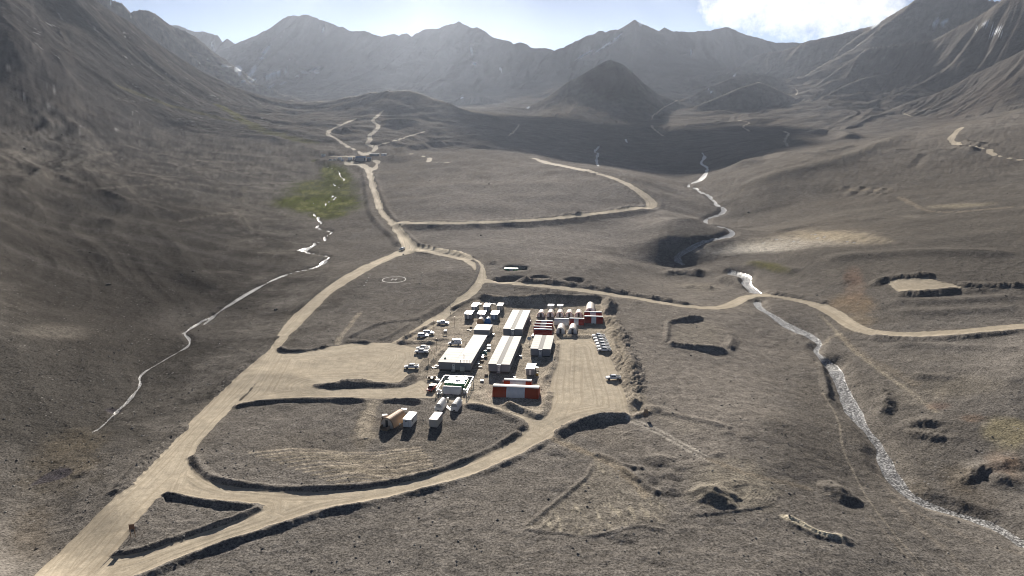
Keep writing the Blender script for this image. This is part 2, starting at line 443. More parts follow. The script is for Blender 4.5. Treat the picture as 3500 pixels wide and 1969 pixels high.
def road_poly(cr, pts, step=10):
    P = unproj(dens(K(cr, pts + pts[:1]), step))
    sl, d, s = field_poly(P[:-1], 12.0)
    k = d < ROAD[sl]
    ROAD[sl] = np.where(k, d, ROAD[sl]); ROADS[sl] = np.where(k, s, ROADS[sl]); ROADD[sl] = np.where(k, d, ROADD[sl])
def road_line(cr, pts, w, sm=2):
    P = unproj(dens(smooth(K(cr, pts), sm), 8))
    sl, d, s, sg = field_line(P, w + 10)
    e = d - w / 2
    k = e < ROAD[sl]
    ROAD[sl] = np.where(k, e, ROAD[sl]); ROADS[sl] = np.where(k, s, ROADS[sl]); ROADD[sl] = np.where(k, d * sg, ROADD[sl])
    return P
def stream(cr, pts, w, depth=0.5, bank=2.0, sm=2):
    P = unproj(dens(smooth(K(cr, pts), sm), 6))
    sl, d, s, sg = field_line(P, w * 2 + bank + 6)
    w = w * (1.35 if cr != 'c8' else 1.5)
    ww = w * (0.72 + 0.5 * pnoise(s / (w * 5), s * 0 + w) + 0.28 * pnoise(s / (w * 1.6), s * 0 + 3.3))
    e = d - np.maximum(ww, 0.25 * w) / 2
    k = e < WAT[sl]
    WAT[sl] = np.where(k, e, WAT[sl]); WATS[sl] = np.where(k, s, WATS[sl])
    Z[sl] -= depth * (1 - sstep(e, -0.3, bank))
    return P
def berm(cr, pts, h, w, sm=1, rough=0.5, step=6):
    P = unproj(dens(smooth(K(cr, pts), sm), step))
    hor = float(np.abs(np.diff(P[:, 0])).sum() / (np.abs(np.diff(P[:, 0])).sum() + np.abs(np.diff(P[:, 1])).sum() + 1e-6))
    w = max(w, .75 * 2.1e-5 * float(P[:, 1].mean()) ** 2 * np.clip(hor * 2 - .9, 0, 1))
    sl, d, s, sg = field_line(P, w * 3)
    nz = 1 + (.25 + .8 * rough) * pnoise(s / (9 * w) + 7.7 * h, s * 0 + 0.7 * h) + 0.15 * rough * pnoise(Xg[sl] / (2.2 * w), Yg[sl] / (2.2 * w)) + (.1 + .5 * max(0, rough - .7)) * pnoise(Xg[sl] / 1.3, Yg[sl] / 1.3)
    tot = float(s.max()); end = sstep(s, -.5 * w, 1.6 * w) * sstep(tot - s, -.5 * w, 1.6 * w)
    d = d * (1 + .14 * pnoise(Xg[sl] / (3 * w), Yg[sl] / (3 * w)) + (.14 + .2 * max(0, rough - .7)) * pnoise(Xg[sl] / 1.8, Yg[sl] / 1.8))
    p = np.clip(1.15 - d / (1.35 * w), 0, 1) ** 1.1 * .66 * h * np.clip(nz, 0.15, 2) * np.clip(end, .2, 1)
    BERM[sl] = np.maximum(BERM[sl], p)
def pit(cr, pts, depth, slope=1.6, dump=0.0):
    P = unproj(dens(smooth(K(cr, pts + pts[:1]), 2), 5))
    sl, d, s = field_poly(P[:-1], 10)
    Z[sl] -= depth * sstep(-d, 0, depth * slope * 0.7)
    if dump: Z[sl] += dump * np.exp(-((d - 1.2) / 1.3) ** 2)
def mound(cr, pt, h, r, el=1.0):
    c = W(cr, [pt])[0]
    sl = win(c[0] - 2.2 * r, c[0] + 2.2 * r, c[1] - 2.2 * r, c[1] + 2.2 * r)
    x, y = Xg[sl] - c[0], (Yg[sl] - c[1]) / el
    d = np.hypot(x, y) / r * (1 + 0.25 * pnoise(x / r * 1.7 + h, y / r * 1.7))
    Z[sl] += .48 * h * np.clip(1 - d, 0, 1) ** 0.9 * (1 + 0.16 * pnoise(x / 1.8, y / 1.8))

# --- the road net round the camp (edges traced)
road_poly('F', [(60, 1475), (85, 1449), (200, 1340), (300, 1240), (400, 1140), (470, 1070), (520, 1020), (580, 955), (640, 905), (690, 850), (740, 790), (800, 735), (850, 700),
                (920, 665), (980, 640), (1015, 625), (1045, 635), (1000, 645), (950, 668), (890, 702), (840, 733), (790, 783), (745, 828), (705, 872), (660, 945), (620, 990), (590, 1020), (540, 1072), (505, 1112),
                (488, 1150), (470, 1190), (415, 1247), (375, 1290), (330, 1340), (292, 1386), (230, 1452), (205, 1475)])
road_poly('F', [(488, 1152), (500, 1187), (540, 1212), (600, 1227), (700, 1236), (800, 1238), (900, 1233), (1000, 1218), (1100, 1193), (1200, 1153), (1270, 1118), (1312, 1090),
                (1400, 1092), (1360, 1120), (1290, 1155), (1200, 1192), (1100, 1222), (1000, 1248), (900, 1269), (800, 1288), (700, 1322), (660, 1300), (668, 1272), (560, 1266), (480, 1258),
                (415, 1243), (440, 1190)])
road_poly('F', [(668, 1272), (600, 1303), (520, 1330), (430, 1362), (360, 1386), (310, 1398), (292, 1392), (230, 1449), (205, 1475), (310, 1475), (360, 1449), (450, 1410), (560, 1368), (700, 1322), (760, 1290)])
road_poly('F', [(1312, 1090), (1318, 1072), (1300, 1056), (1262, 1040), (1215, 1026), (1165, 1016), (1100, 1006), (1170, 1001), (1240, 1020), (1290, 1042), (1350, 1055), (1366, 1046), (1384, 1005), (1383, 975),
                (1390, 930), (1396, 885), (1398, 856), (1440, 850), (1500, 852), (1530, 872), (1545, 920), (1560, 960), (1575, 1000), (1583, 1042), (1530, 1048), (1480, 1058), (1440, 1074), (1400, 1094), (1360, 1120)])
road_poly('F', [(702, 872), (712, 885), (770, 884), (830, 872), (900, 862), (985, 862), (1000, 866), (1060, 878), (1066, 900), (1046, 935), (1010, 962), (900, 966), (780, 970), (820, 980), (950, 978),
                (1020, 975), (1060, 955), (1085, 975), (1100, 1000), (1030, 1002), (1000, 1003), (920, 1003), (800, 1000), (700, 1004), (590, 1020), (630, 985)])
road_poly('F', [(985, 862), (1020, 842), (1060, 817), (1100, 787), (1150, 747), (1188, 716), (1198, 696), (1192, 676), (1165, 656), (1110, 643), (1040, 634),
                (1045, 618), (1110, 629), (1165, 640), (1205, 655), (1223, 680), (1223, 705), (1200, 737), (1160, 772), (1120, 803), (1075, 832), (1030, 855), (1000, 868)])
road_poly('F', [(1010, 630), (1003, 600), (975, 560), (947, 530), (939, 500), (927, 455), (918, 425), (895, 414), (866, 417), (864, 405), (880, 403), (895, 407), (925, 415), (937, 425), (942, 455), (955, 495), (966, 530), (985, 553),
                (1000, 565), (1022, 590), (1047, 620), (1040, 636)])
road_poly('c2', [(490, 322), (620, 383), (740, 405), (1000, 458), (1150, 498), (1270, 548), (1350, 597), (1420, 652), (1472, 702), (1470, 740), (1440, 770), (1500, 760), (1555, 745), (1566, 715),
                 (1530, 673), (1450, 618), (1340, 548), (1180, 488), (1000, 438), (700, 378)])
road_line('c2', [(1470, 758), (1300, 790), (1050, 821), (760, 856), (500, 878), (200, 891), (0, 898), (-224, 899), (-450, 899), (-560, 895), (-640, 872)], 8.0)
road_line('F', [(1215, 706), (1300, 713), (1400, 722), (1500, 735), (1600, 750), (1700, 768), (1780, 776), (1830, 772), (1860, 755), (1890, 743), (1940, 742), (2000, 752), (2060, 768),
                (2100, 790), (2130, 812), (2170, 832), (2230, 842), (2330, 842), (2450, 833), (2600, 818)], 7.0)
road_line('c8', [(1500, 118), (1300, 116), (1060, 108), (960, 108)], 6.0)
road_poly('c8', [(715, 85), (800, 68), (900, 66), (1030, 95), (1050, 112), (930, 128), (780, 136), (740, 110)])
road_line('c1', [(1180, -60), (1120, 0), (1070, 40), (1150, 85), (1120, 130), (1045, 185), (1065, 225), (1015, 265), (1110, 295), (1110, 335), (1000, 375)], 9)
road_line('c1', [(910, 20), (720, 100), (610, 165), (730, 215), (790, 270), (960, 350), (1010, 360)], 8)
road_line('c1', [(1115, 285), (1300, 235), (1450, 185), (1600, 145)], 5)
road_line('s1', [(850, 205), (960, 205), (1060, 195)], 14)
road_poly('s1', [(560, 355), (600, 350), (690, 330), (720, 345), (660, 380), (690, 405), (800, 425), (920, 445), (1000, 470), (1010, 500), (935, 500), (880, 470), (740, 432), (590, 430), (565, 400)])
road_poly('s1', [(1030, 340), (1150, 325), (1220, 310), (1200, 340), (1160, 370), (1150, 450), (1200, 485), (1080, 500), (1010, 530), (1005, 505), (1080, 460), (1100, 390)])
road_line('s1', [(230, 285), (500, 270), (800, 268), (900, 262), (920, 240), (1000, 222), (1080, 205)], 10)
road_line('s1', [(1500, 212), (1640, 225), (1780, 235), (1900, 262), (2030, 300), (2030, 345), (1960, 375), (2150, 372), (2330, 372)], 7)
road_line('c3', [(1920, 80), (1885, 95), (1855, 130), (1802, 180), (1830, 215), (1890, 238), (2000, 250), (2100, 266), (2150, 275), (2132, 300), (2200, 325), (2300, 340), (2440, 366)], 8)
for cr, pts, w in [('m8', [(130, 920), (60, 865), (55, 850)], 7), ('m8', [(55, 810), (60, 785), (130, 730), (160, 715), (230, 680)], 5), ('m8', [(640, 815), (735, 830), (660, 855), (720, 890)], 6),
                   ('m8', [(950, 890), (990, 905), (950, 950), (975, 990)], 6), ('m8', [(1030, 600), (1045, 625), (1030, 645)], 6), ('m8', [(1780, 740), (1745, 765), (1820, 790)], 6),
                   ('m7', [(1730, 845), (1710, 880), (1665, 915)], 5)]:
    road_line(cr, pts, w, 1)
ROAD += edge_n * np.clip(Yg / 250, 0.5, 4)

# --- berms and banks thrown up by the grader
berm('F', [(486, 1146), (500, 1180), (540, 1205), (600, 1220), (700, 1229), (800, 1231), (900, 1225), (1000, 1211), (1100, 1186), (1200, 1147), (1270, 1112), (1308, 1086)], 1.35, 1.3, rough=.5)
berm('F', [(1308, 1086), (1317, 1072), (1300, 1055), (1262, 1039), (1215, 1026), (1165, 1018)], 1.4, 1.6)
berm('F', [(590, 1024), (620, 1018), (680, 1010), (750, 1006), (850, 1005), (925, 1008)], 1.15, 1.2)
berm('F', [(955, 1010), (1000, 1008), (1065, 1011)], 1.5, 1.3)
berm('F', [(408, 1252), (420, 1246), (500, 1262), (580, 1270), (660, 1276)], 1.2, 1.1)
berm('F', [(662, 1274), (590, 1306), (520, 1330), (430, 1360), (360, 1384), (300, 1394), (288, 1388)], 1.1, 1.1)
berm('F', [(330, 1340), (375, 1293), (410, 1252)], 0.7, 1.0, rough=.9)
berm('F', [(250, 1495), (360, 1453), (450, 1414), (560, 1372), (700, 1327), (800, 1291), (900, 1273), (1000, 1251), (1100, 1226), (1200, 1196), (1290, 1158), (1360, 1122), (1400, 1098)], .95, 1.15, rough=.8)
berm('F', [(1405, 1096), (1425, 1080), (1450, 1068), (1490, 1057), (1530, 1050), (1590, 1049)], 2.4, 1.8)
berm('F', [(704, 876), (714, 884), (770, 883), (828, 870)], 1.6, 1.4)
berm('F', [(862, 858), (900, 860), (935, 862)], 1.5, 1.4)
berm('F', [(868, 855), (900, 838), (935, 820), (985, 808), (1062, 801)], 1.3, 1.2)
berm('F', [(783, 971), (870, 969), (960, 967), (1008, 971), (1028, 957), (1042, 942)], 1.5, 1.6)
berm('F', [(840, 968), (900, 962), (940, 965)], 1.6, 2.2, rough=1)
berm('z1', [(195, 515), (300, 505), (430, 510), (580, 522)], 1.7, 1.5)
berm('z1', [(420, 490), (520, 482), (600, 485), (705, 488)], 1.3, 1.3)
berm('z1', [(260, 487), (330, 445), (440, 390), (560, 325)], 1.2, 1.1, rough=.9)
berm('z1', [(700, 215), (800, 160), (930, 100)], 1.2, 1.2, rough=.8)
berm('z1', [(0, 500), (130, 460), (250, 385), (330, 340)], .7, 1.0)
berm('z1', [(400, 285), (480, 270), (560, 220), (650, 150)], 1.2, 3.0, rough=1)
berm('z1', [(955, 118), (1000, 102), (1060, 115), (1190, 132), (1400, 130), (1600, 122), (1900, 116), (2110, 115)], 4.2, 3.2, rough=.15)
berm('z1', [(2120, 120), (2150, 150), (2160, 210), (2120, 262)], 3.0, 2.8, rough=1.2)
berm('z1', [(2150, 280), (2200, 340), (2250, 420), (2300, 500), (2300, 560), (2340, 700), (2390, 850), (2420, 980)], 2.7, 2.8, rough=1.5)
berm('z1', [(2130, 300), (2180, 420), (2200, 560), (2260, 700), (2330, 860), (2370, 1000), (2400, 1100)], 1.7, 1.8, rough=1.5)
berm('z1', [(1690, 462), (1850, 458), (2000, 455)], 1.2, 1.1)
berm('z1', [(1195, 1068), (1300, 1110), (1400, 1150), (1480, 1185), (1530, 1180), (1555, 1130), (1575, 1050), (1590, 960)], 1.6, 1.5, rough=.4)
berm('z1', [(1560, 860), (1600, 800), (1640, 700), (1655, 600), (1665, 520)], 1.0, 1.4, rough=.8)
berm('z1', [(470, 760), (540, 680), (600, 610), (650, 570)], .9, 1.2, rough=1)
berm('F', [(1230, 718), (1290, 720), (1400, 733), (1500, 745), (1620, 763)], .9, 1.3, rough=.6)
berm('F', [(1240, 700), (1330, 706), (1450, 716), (1560, 735), (1650, 750), (1740, 766)], 2.6, 2.2, rough=.3)
berm('c2', [(160, 1205), (240, 1198)], 2.0, 2.0)
berm('c2', [(1620, 1290), (1700, 1285), (1830, 1288), (1965, 1290)], 4.2, 3.2, rough=.2)
berm('c2', [(1770, 1405), (1880, 1400), (2040, 1420)], 2.4, 2.4, rough=.6)
berm('c2', [(2080, 1325), (2160, 1360), (2300, 1420)], 3.0, 3.4, rough=.6)
pit('c2', [(255, 1245), (300, 1228), (400, 1226), (500, 1230), (525, 1245), (490, 1262), (390, 1268), (290, 1262)], 4.5)
pit('c2', [(180, 1340), (300, 1312), (420, 1308), (500, 1325), (440, 1355), (300, 1362), (220, 1358)], 4.0)
pit('c2', [(480, 1335), (540, 1316), (620, 1316), (700, 1332), (680, 1352), (600, 1360), (520, 1356)], 4.0, dump=.8)
pit('c2', [(775, 1348), (820, 1328), (890, 1324), (960, 1336), (985, 1352), (930, 1372), (850, 1374), (790, 1364)], 4.5, dump=.5)
berm('F', [(1678, 812), (1710, 806), (1768, 800)], 2.4, 1.8)
berm('F', [(1680, 810), (1678, 840), (1676, 862)], 1.0, 1.2)
berm('F', [(1676, 864), (1730, 872), (1790, 880), (1832, 884)], 2.4, 1.8)
berm('F', [(1835, 880), (1842, 855), (1830, 835)], 1.2, 2.2, rough=1)
SIDE = [(1480, 757), (1430, 766), (1300, 791), (1050, 821), (760, 855), (500, 877), (200, 890), (0, 897), (-224, 898), (-430, 898), (-520, 896)]
def embank(cr, pts, h, hw, sw):
    P = unproj(dens(smooth(K(cr, pts), 1), 6)); sl, d, s, sg = field_line(P, hw + sw + 4)
    Z[sl] += h * (1 - sstep(d + .5 * pnoise(Xg[sl] / 4, Yg[sl] / 4), hw, hw + sw)) * sstep(s, 0, 25)
embank('c2', SIDE, 2.4, 5.0, 8.0)
berm('c2', [(x, y - 24) for x, y in SIDE], 3.2, 3.4, rough=.3)
berm('c2', [(1440, 785), (1510, 778), (1585, 757), (1602, 718), (1552, 660), (1460, 600), (1350, 533), (1185, 472), (1000, 432), (720, 372)], 1.1, 2.2, rough=.4)
berm('c2', [(1440, 745), (1442, 708), (1385, 655), (1250, 562), (1100, 490), (900, 440), (640, 390)], .9, 2.0, rough=.4)
berm('c1', [(985, 540), (1015, 700), (1040, 850), (1062, 955), (1130, 1058), (1240, 1150), (1318, 1230), (1335, 1275)], 2.6, 2.6, rough=.6)
berm('c1', [(1100, 570), (1137, 700), (1178, 800), (1228, 925), (1305, 1025), (1340, 1040)], 2.4, 2.4, rough=.6)
berm('c1', [(1370, 1110), (1430, 1170), (1500, 1245), (1560, 1275), (1700, 1310), (1900, 1350), (2100, 1400)], 2.4, 2.4, rough=.5)
berm('c1', [(1420, 1335), (1560, 1335), (1700, 1355)], 1.6, 2.0)
berm('F', [(1180, 650), (1205, 665), (1200, 690), (1185, 720), (1150, 750), (1090, 795)], .6, 1.2, rough=.6)
berm('F', [(690, 845), (650, 895), (600, 930), (560, 968), (525, 1005)], 1.3, 2.2, rough=1.0)
berm('F', [(465, 1070), (400, 1130), (320, 1210), (280, 1250)], 1.0, 2.0, rough=1.3)
berm('F', [(735, 790), (800, 733), (850, 698), (920, 662)], .8, 1.6, rough=.8)
berm('c3', [(1165, 1385), (1240, 1350), (1300, 1328), (1450, 1312), (1680, 1304)], 3.2, 2.8, rough=.4)
berm('c8', [(760, 140), (860, 142), (960, 134), (1060, 122)], 2.2, 2.4, rough=.3)
berm('c8', [(1040, 98), (1150, 104), (1380, 106)], 2.4, 2.4, rough=.3)
berm('c8', [(1060, 124), (1200, 127), (1380, 128)], 1.4, 2.2, rough=.3)
berm('c8', [(640, 340), (760, 352), (900, 352), (1100, 340), (1370, 312)], 1.6, 2.0, rough=.3)
berm('c8', [(180, 138), (300, 152), (450, 185)], 1.6, 2.2, rough=.4)
berm('c3', [(880, 588), (1000, 592), (1150, 598), (1320, 606)], 3.4, 4, rough=.1)
berm('c3', [(900, 632), (1000, 630), (1150, 634), (1300, 648)], 3, 4, rough=.1)
berm('c3', [(1900, 205), (2050, 232), (2150, 238)], 5, 7, rough=.2)
berm('c3', [(1830, 250), (1950, 270), (2060, 272)], 5, 7, rough=.2)
berm('s1', [(1960, 398), (2100, 396), (2370, 384)], 4, 5)
berm('s1', [(2060, 345), (2200, 338), (2330, 330)], 4, 5)
berm('s1', [(700, 400), (800, 395), (950, 425)], 3.5, 6)
berm('s1', [(660, 442), (760, 458), (880, 495), (915, 560)], 3, 5)
berm('s1', [(120, 340), (300, 405), (420, 420)], 5, 8)
berm('s1', [(1240, 300), (1400, 300), (1560, 290)], 7, 10)
berm('s1', [(1180, 180), (1500, 165), (1800, 120), (2200, 70)], 6, 9)
berm('s1', [(0, 235), (300, 228), (700, 215), (840, 225)], 6, 9)
for c, h, r in [(('c7', (1600, 850)), 5.0, 6.0), (('c8', (500, 1068)), 4.0, 6.0), (('c7', (1200, 590)), 2.2, 4.5), (('c7', (1120, 715)), 1.8, 4.5), (('c7', (1275, 705)), 1.8, 3.5), (('c7', (1270, 815)), 1.6, 3.5),
                (('c7', (1270, 770)), 1.3, 2.5), (('c7', (420, 520)), 1.6, 4.0), (('c7', (470, 780)), .9, 3.5), (('c7', (1850, 415)), 1.1, 2.8), (('c7', (1700, 385)), .9, 2.5), (('c7', (1630, 545)), 1.0, 2.2),
                (('c7', (940, 1150)), 0.9, 3), (('c8', (700, 640)), 1.4, 5), (('c8', (890, 745)), 1.3, 8), (('c8', (1180, 960)), 2.2, 6), (('c8', (1260, 930)), 2.6, 5), (('c8', (1300, 1010)), 2.2, 6),
                (('c8', (320, 330)), 1.8, 4), (('c5', (85, 88)), 1.6, 4), (('c5', (430, 920)), 1.3, 3), (('z1', (1010, 100)), 1.0, 5), (('c7', (1130, 210)), 1.6, 3), (('c7', (1190, 215)), 1.4, 3)]:
    mound(*c, h, r)
# graded fan of cleared ground and its ridges
berm('c7', [(195, 1095), (300, 1010), (450, 890), (600, 770), (660, 720), (710, 620)], .5, .7, rough=.2)
berm('c7', [(910, 640), (1010, 720), (1100, 780), (1205, 850)], .8, 1.0, rough=.3)
for a, b in [((300, 1120), (400, 1010)), ((400, 1125), (470, 1020)), ((480, 1130), (520, 1060)), ((570, 1140), (590, 1070)), ((650, 1150), (640, 1090)), ((730, 1145), (700, 1080)), ((830, 1120), (780, 1040)), ((920, 1105), (850, 1000)),
             ((1000, 1090), (910, 960)), ((1060, 1070), (960, 950)), ((1150, 1090), (1030, 990)), ((1250, 1085), (1130, 1000)), ((1230, 990), (1150, 930)), ((1340, 1030), (1260, 960))]:
    berm('c7', [a, b], .36, .55, rough=.4)
berm('c7', [(195, 1098), (300, 1115), (480, 1132), (620, 1155), (780, 1140), (900, 1110), (1060, 1070), (1180, 1105), (1250, 1100)], .32, .7, rough=.5)
for k in range(9):
    t = k / 8
    berm('c7', [(1680 + 40 * t, 760 + 30 * t), (1800 + 90 * t, 730 + 30 * t), (1900 + 180 * t, 800 + 40 * t), (1850 + 200 * t, 880 + 40 * t), (1720 + 100 * t, 900 + 60 * t), (1500 - 100 * t, 930 + 80 * t)], .26, .5, rough=.3)
for k in range(5):
    berm('c7', [(1250, 640 + 10 * k), (1400, 610 + 10 * k), (1560, 590 + 4 * k)], .25, .8, rough=.5)
berm('c7', [(700, 540), (820, 570), (950, 640), (1100, 660)], .7, 1.0, rough=.7)
berm('c7', [(1210, 235), (1350, 265), (1500, 290), (1650, 330), (1750, 365)], .7, 1.4, rough=.8)
berm('c7', [(990, 285), (1060, 250), (1170, 240)], .8, 1.2, rough=.8)
berm('c8', [(245, 1168), (300, 1195), (380, 1240), (450, 1265), (500, 1272)], 1.0, 1.0, rough=.4)
berm('c8', [(240, 1185), (320, 1225), (400, 1262), (470, 1282)], .7, 1.0, rough=.4)
mound('c8', (515, 1275), 1.6, 2.6)
berm('c8', [(830, 515), (870, 520), (940, 525), (1050, 530)], 1.0, 2.0, rough=.7)
for pts in ([(640, 570), (700, 590), (720, 650), (700, 700)], [(800, 745), (900, 740), (960, 735)], [(780, 780), (900, 800), (1000, 810)], [(1050, 1030), (1150, 960), (1190, 950)], [(1180, 1000), (1300, 1020)]):
    berm('c8', pts, 1.1, 2.2, rough=1.2)
# left hillside: drainage lines, levelled benches
for pts, h, w in [([(230, 465), (350, 460), (440, 462), (520, 500), (640, 540), (720, 575)], 3, 5), ([(860, 605), (1000, 660), (1150, 705), (1300, 750), (1480, 800)], 1.8, 3.0),
                  ([(1630, 365), (1800, 420), (1950, 475), (2100, 520), (2300, 580)], 2.2, 4), ([(1480, 510), (1600, 545), (1700, 580), (1800, 610)], 1.6, 3), ([(2010, 830), (2040, 900), (2100, 960), (2200, 1000), (2310, 1025)], 1.2, 1.8),
                  ([(1500, 870), (1650, 835), (1850, 800), (2000, 770)], 1.0, 1.8), ([(350, 730), (600, 760), (850, 840), (1000, 880)], 1.4, 5), ([(0, 150), (400, 160), (900, 190), (1350, 225)], 2.2, 6), ([(0, 885), (300, 920), (500, 970)], 1.2, 5),
                  ([(250, 30), (600, 80), (1000, 130)], 3, 8), ([(2140, 1135), (2280, 1140), (2400, 1150)], .9, 2.0)]:
    berm('c4', pts, h, w, rough=.7)
for cr, pts, h, w in [('c3', [(-40, 640), (200, 545), (500, 455), (800, 385), (1100, 300), (1400, 160)], 9, 26), ('c3', [(0, 430), (200, 350), (400, 318), (600, 325), (760, 370)], 9, 22), ('c3', [(0, 520), (300, 450), (560, 385), (720, 360)], 5, 14), ('c3', [(640, 140), (800, 138), (950, 150), (980, 185)], 14, 22),
                      ('c3', [(690, 300), (850, 280), (1020, 238)], 5, 8), ('c3', [(1610, 290), (1560, 350), (1500, 420)], -2.5, 6), ('c3', [(340, 960), (600, 900), (900, 865), (1300, 835)], 3, 7), ('c3', [(1200, 290), (1600, 280), (2060, 290)], 5, 12), ('c3', [(700, 1180), (1100, 1140), (1700, 1110), (2400, 1130)], 2.5, 9),
                      ('c8', [(700, 180), (1000, 175), (1350, 150)], 1.6, 5), ('c8', [(720, 225), (1000, 225), (1350, 205)], 1.6, 5), ('c8', [(720, 370), (1000, 385), (1350, 400)], 1.3, 4), ('c8', [(1050, 470), (1200, 500), (1350, 560)], 1.5, 4), ('c3', [(100, 1200), (300, 1235), (560, 1290)], 2.5, 5), ('c3', [(800, 1260), (900, 1310), (960, 1400)], 2, 6),
                      ('c1', [(1150, 60), (1400, 40), (1570, 50)], 10, 14), ('c1', [(700, 150), (800, 130), (880, 165)], 12, 18), ('c1', [(1300, 300), (1700, 265), (2000, 270), (2300, 320)], 8, 14), ('c1', [(60, 200), (300, 265), (560, 330)], 4, 9), ('c2', [(180, 1040), (600, 1085), (1000, 1100), (1350, 1140)], 1.0, 3)]:
    P = unproj(dens(smooth(K(cr, pts), 1), 8)); sl, d, s, sg = field_line(P, abs(w) * 2.2); tot = float(s.max())
    Z[sl] += .6 * h * np.exp(-(d / w) ** 2 * 1.6) * sstep(s, 0, w * 1.5) * sstep(tot - s, 0, w * 1.5) * (1 + .35 * pnoise(s / (4 * abs(w)), s * 0 + h))
# left foot: gully dark bank along the main road and streams
for cr, pts, w, dp, bk in [
    ('c1', [(610, 480), (680, 510), (755, 540), (760, 580), (775, 600), (815, 620), (780, 640), (690, 655), (690, 675), (765, 685), (715, 710)], 1.7, .3, 2),
    ('c1', [(690, 775), (730, 800), (670, 830), (610, 855), (625, 885)], 1.7, .3, 2),
    ('c1', [(490, 960), (540, 985), (560, 990), (535, 1015), (590, 1045), (515, 1085), (560, 1105), (695, 1130), (645, 1165), (590, 1190), (630, 1215), (550, 1230), (490, 1245), (520, 1255), (470, 1280), (400, 1315), (430, 1335),
            (480, 1345), (600, 1365), (670, 1380), (600, 1415), (570, 1445)], 1.7, .6, 2.5),
    ('F', [(822, 655), (795, 672), (740, 682), (690, 700), (655, 718), (625, 735), (600, 750), (560, 775), (540, 790), (500, 808), (458, 835)], 1.9, .6, 2.5),
    ('F', [(500, 808), (458, 835), (478, 850), (476, 868), (445, 885), (400, 910), (370, 928), (348, 945), (355, 965), (335, 990), (315, 1015), (290, 1033)], 1.15, .5, 2.5),
    ('c5', [(1090, 110), (1075, 135), (1045, 155)], 2.0, .4, 2),
    ('c5', [(600, 600), (560, 640), (510, 690), (470, 710)], .6, .3, 2),
    ('c2', [(1080, 240), (1035, 290), (1080, 290), (1060, 330), (1060, 370), (1075, 405)], 5, 1, 8),
    ('c2', [(1300, 180), (1310, 205)], 4, 1, 8),
    ('c2', [(1930, 290), (1960, 330), (1910, 380), (1980, 410), (1970, 450), (1920, 520), (1880, 530), (1800, 562)], 5.5, 1, 8),
    ('c2', [(1700, 548), (1800, 565), (1890, 580), (1900, 610), (2000, 640), (2000, 670), (2045, 690), (2040, 715), (2120, 745), (2110, 780), (2050, 805), (1960, 830), (1960, 865), (2050, 890), (2130, 900), (2190, 935), (2170, 965), (2080, 985),
            (1950, 1010), (1870, 1050), (1800, 1090), (1730, 1130), (1715, 1165), (1770, 1192)], 4.4, 1.5, 5),
    ('c2', [(2180, 1260), (2270, 1280), (2330, 1305), (2270, 1350), (2330, 1390), (2400, 1440)], 4.2, 1.2, 4),
    ('c8', [(0, 38), (60, 50), (80, 70), (70, 85), (120, 125)], 3.8, 1.2, 4),
    ('c8', [(120, 172), (125, 195), (190, 230), (250, 275), (330, 310), (390, 340), (415, 365), (385, 395), (420, 425), (470, 455)], 4.0, 1.2, 4),
    ('c8', [(465, 450), (490, 500), (520, 570), (550, 640), (590, 710), (640, 770), (690, 830), (710, 890), (735, 950), (780, 1010), (830, 1060), (930, 1105), (1040, 1140), (1150, 1170), (1230, 1200), (1290, 1235), (1350, 1275)], 3.7, 1.4, 5),
]:
    stream(cr, pts, w, dp, bk)
berm('c8', [(412, 430), (425, 500), (440, 580), (452, 620)], 1.3, 1.5, rough=.3)
pond = unproj(dens(smooth(K('c1', [(318, 1328), (380, 1300), (450, 1280), (505, 1275), (470, 1300), (420, 1325), (318, 1328)]), 1), 4))
sl, d, s = field_poly(pond, 4); WAT[sl] = np.minimum(WAT[sl], d)
# braided trickles in the meadow
for pts in ([(530, 740), (560, 750)], [(690, 770), (680, 795)], [(150, 850), (300, 846)], [(330, 915), (450, 905)], [(480, 850), (540, 870)], [(560, 955), (610, 962)], [(600, 850), (640, 850)], [(500, 950), (520, 990), (545, 1005)]):
    stream('c1', pts, 1.2, .1, 1)
# bright wet slabs on the right bank
for pts in ([(330, 1003), (385, 1012)], [(240, 1035), (300, 1042)], [(745, 985), (775, 990)], [(940, 1025), (1010, 1030)], [(480, 1020), (570, 1032)], [(660, 965), (690, 970)], [(680, 998), (720, 1000)]):
    stream('c3', pts, 2.2, .1, 1)

Z += BERM
ROAD = np.where(Yg < 430, np.maximum(ROAD, (BERM - .2) * 3), ROAD)
# small relief: rough ground, smoother on the road
rough_amt = sstep(ROAD, -0.5, 2.0)
Z += (fbm(Xg / 6.5, Yg / 6.5, 3) * 0.22 + fbm(Xg / 1.7, Yg / 1.7, 2) * 0.07) * (0.25 + 0.75 * rough_amt) * (1 + 1.6 * sstep(Yg, 400, 1200))
Z += (1 - rough_amt) * fbm(ROADS / 30 + 3, ROADD / 1.1, 2) * 0.05
Z -= 0.15 * (1 - sstep(WAT, -.4, .6))

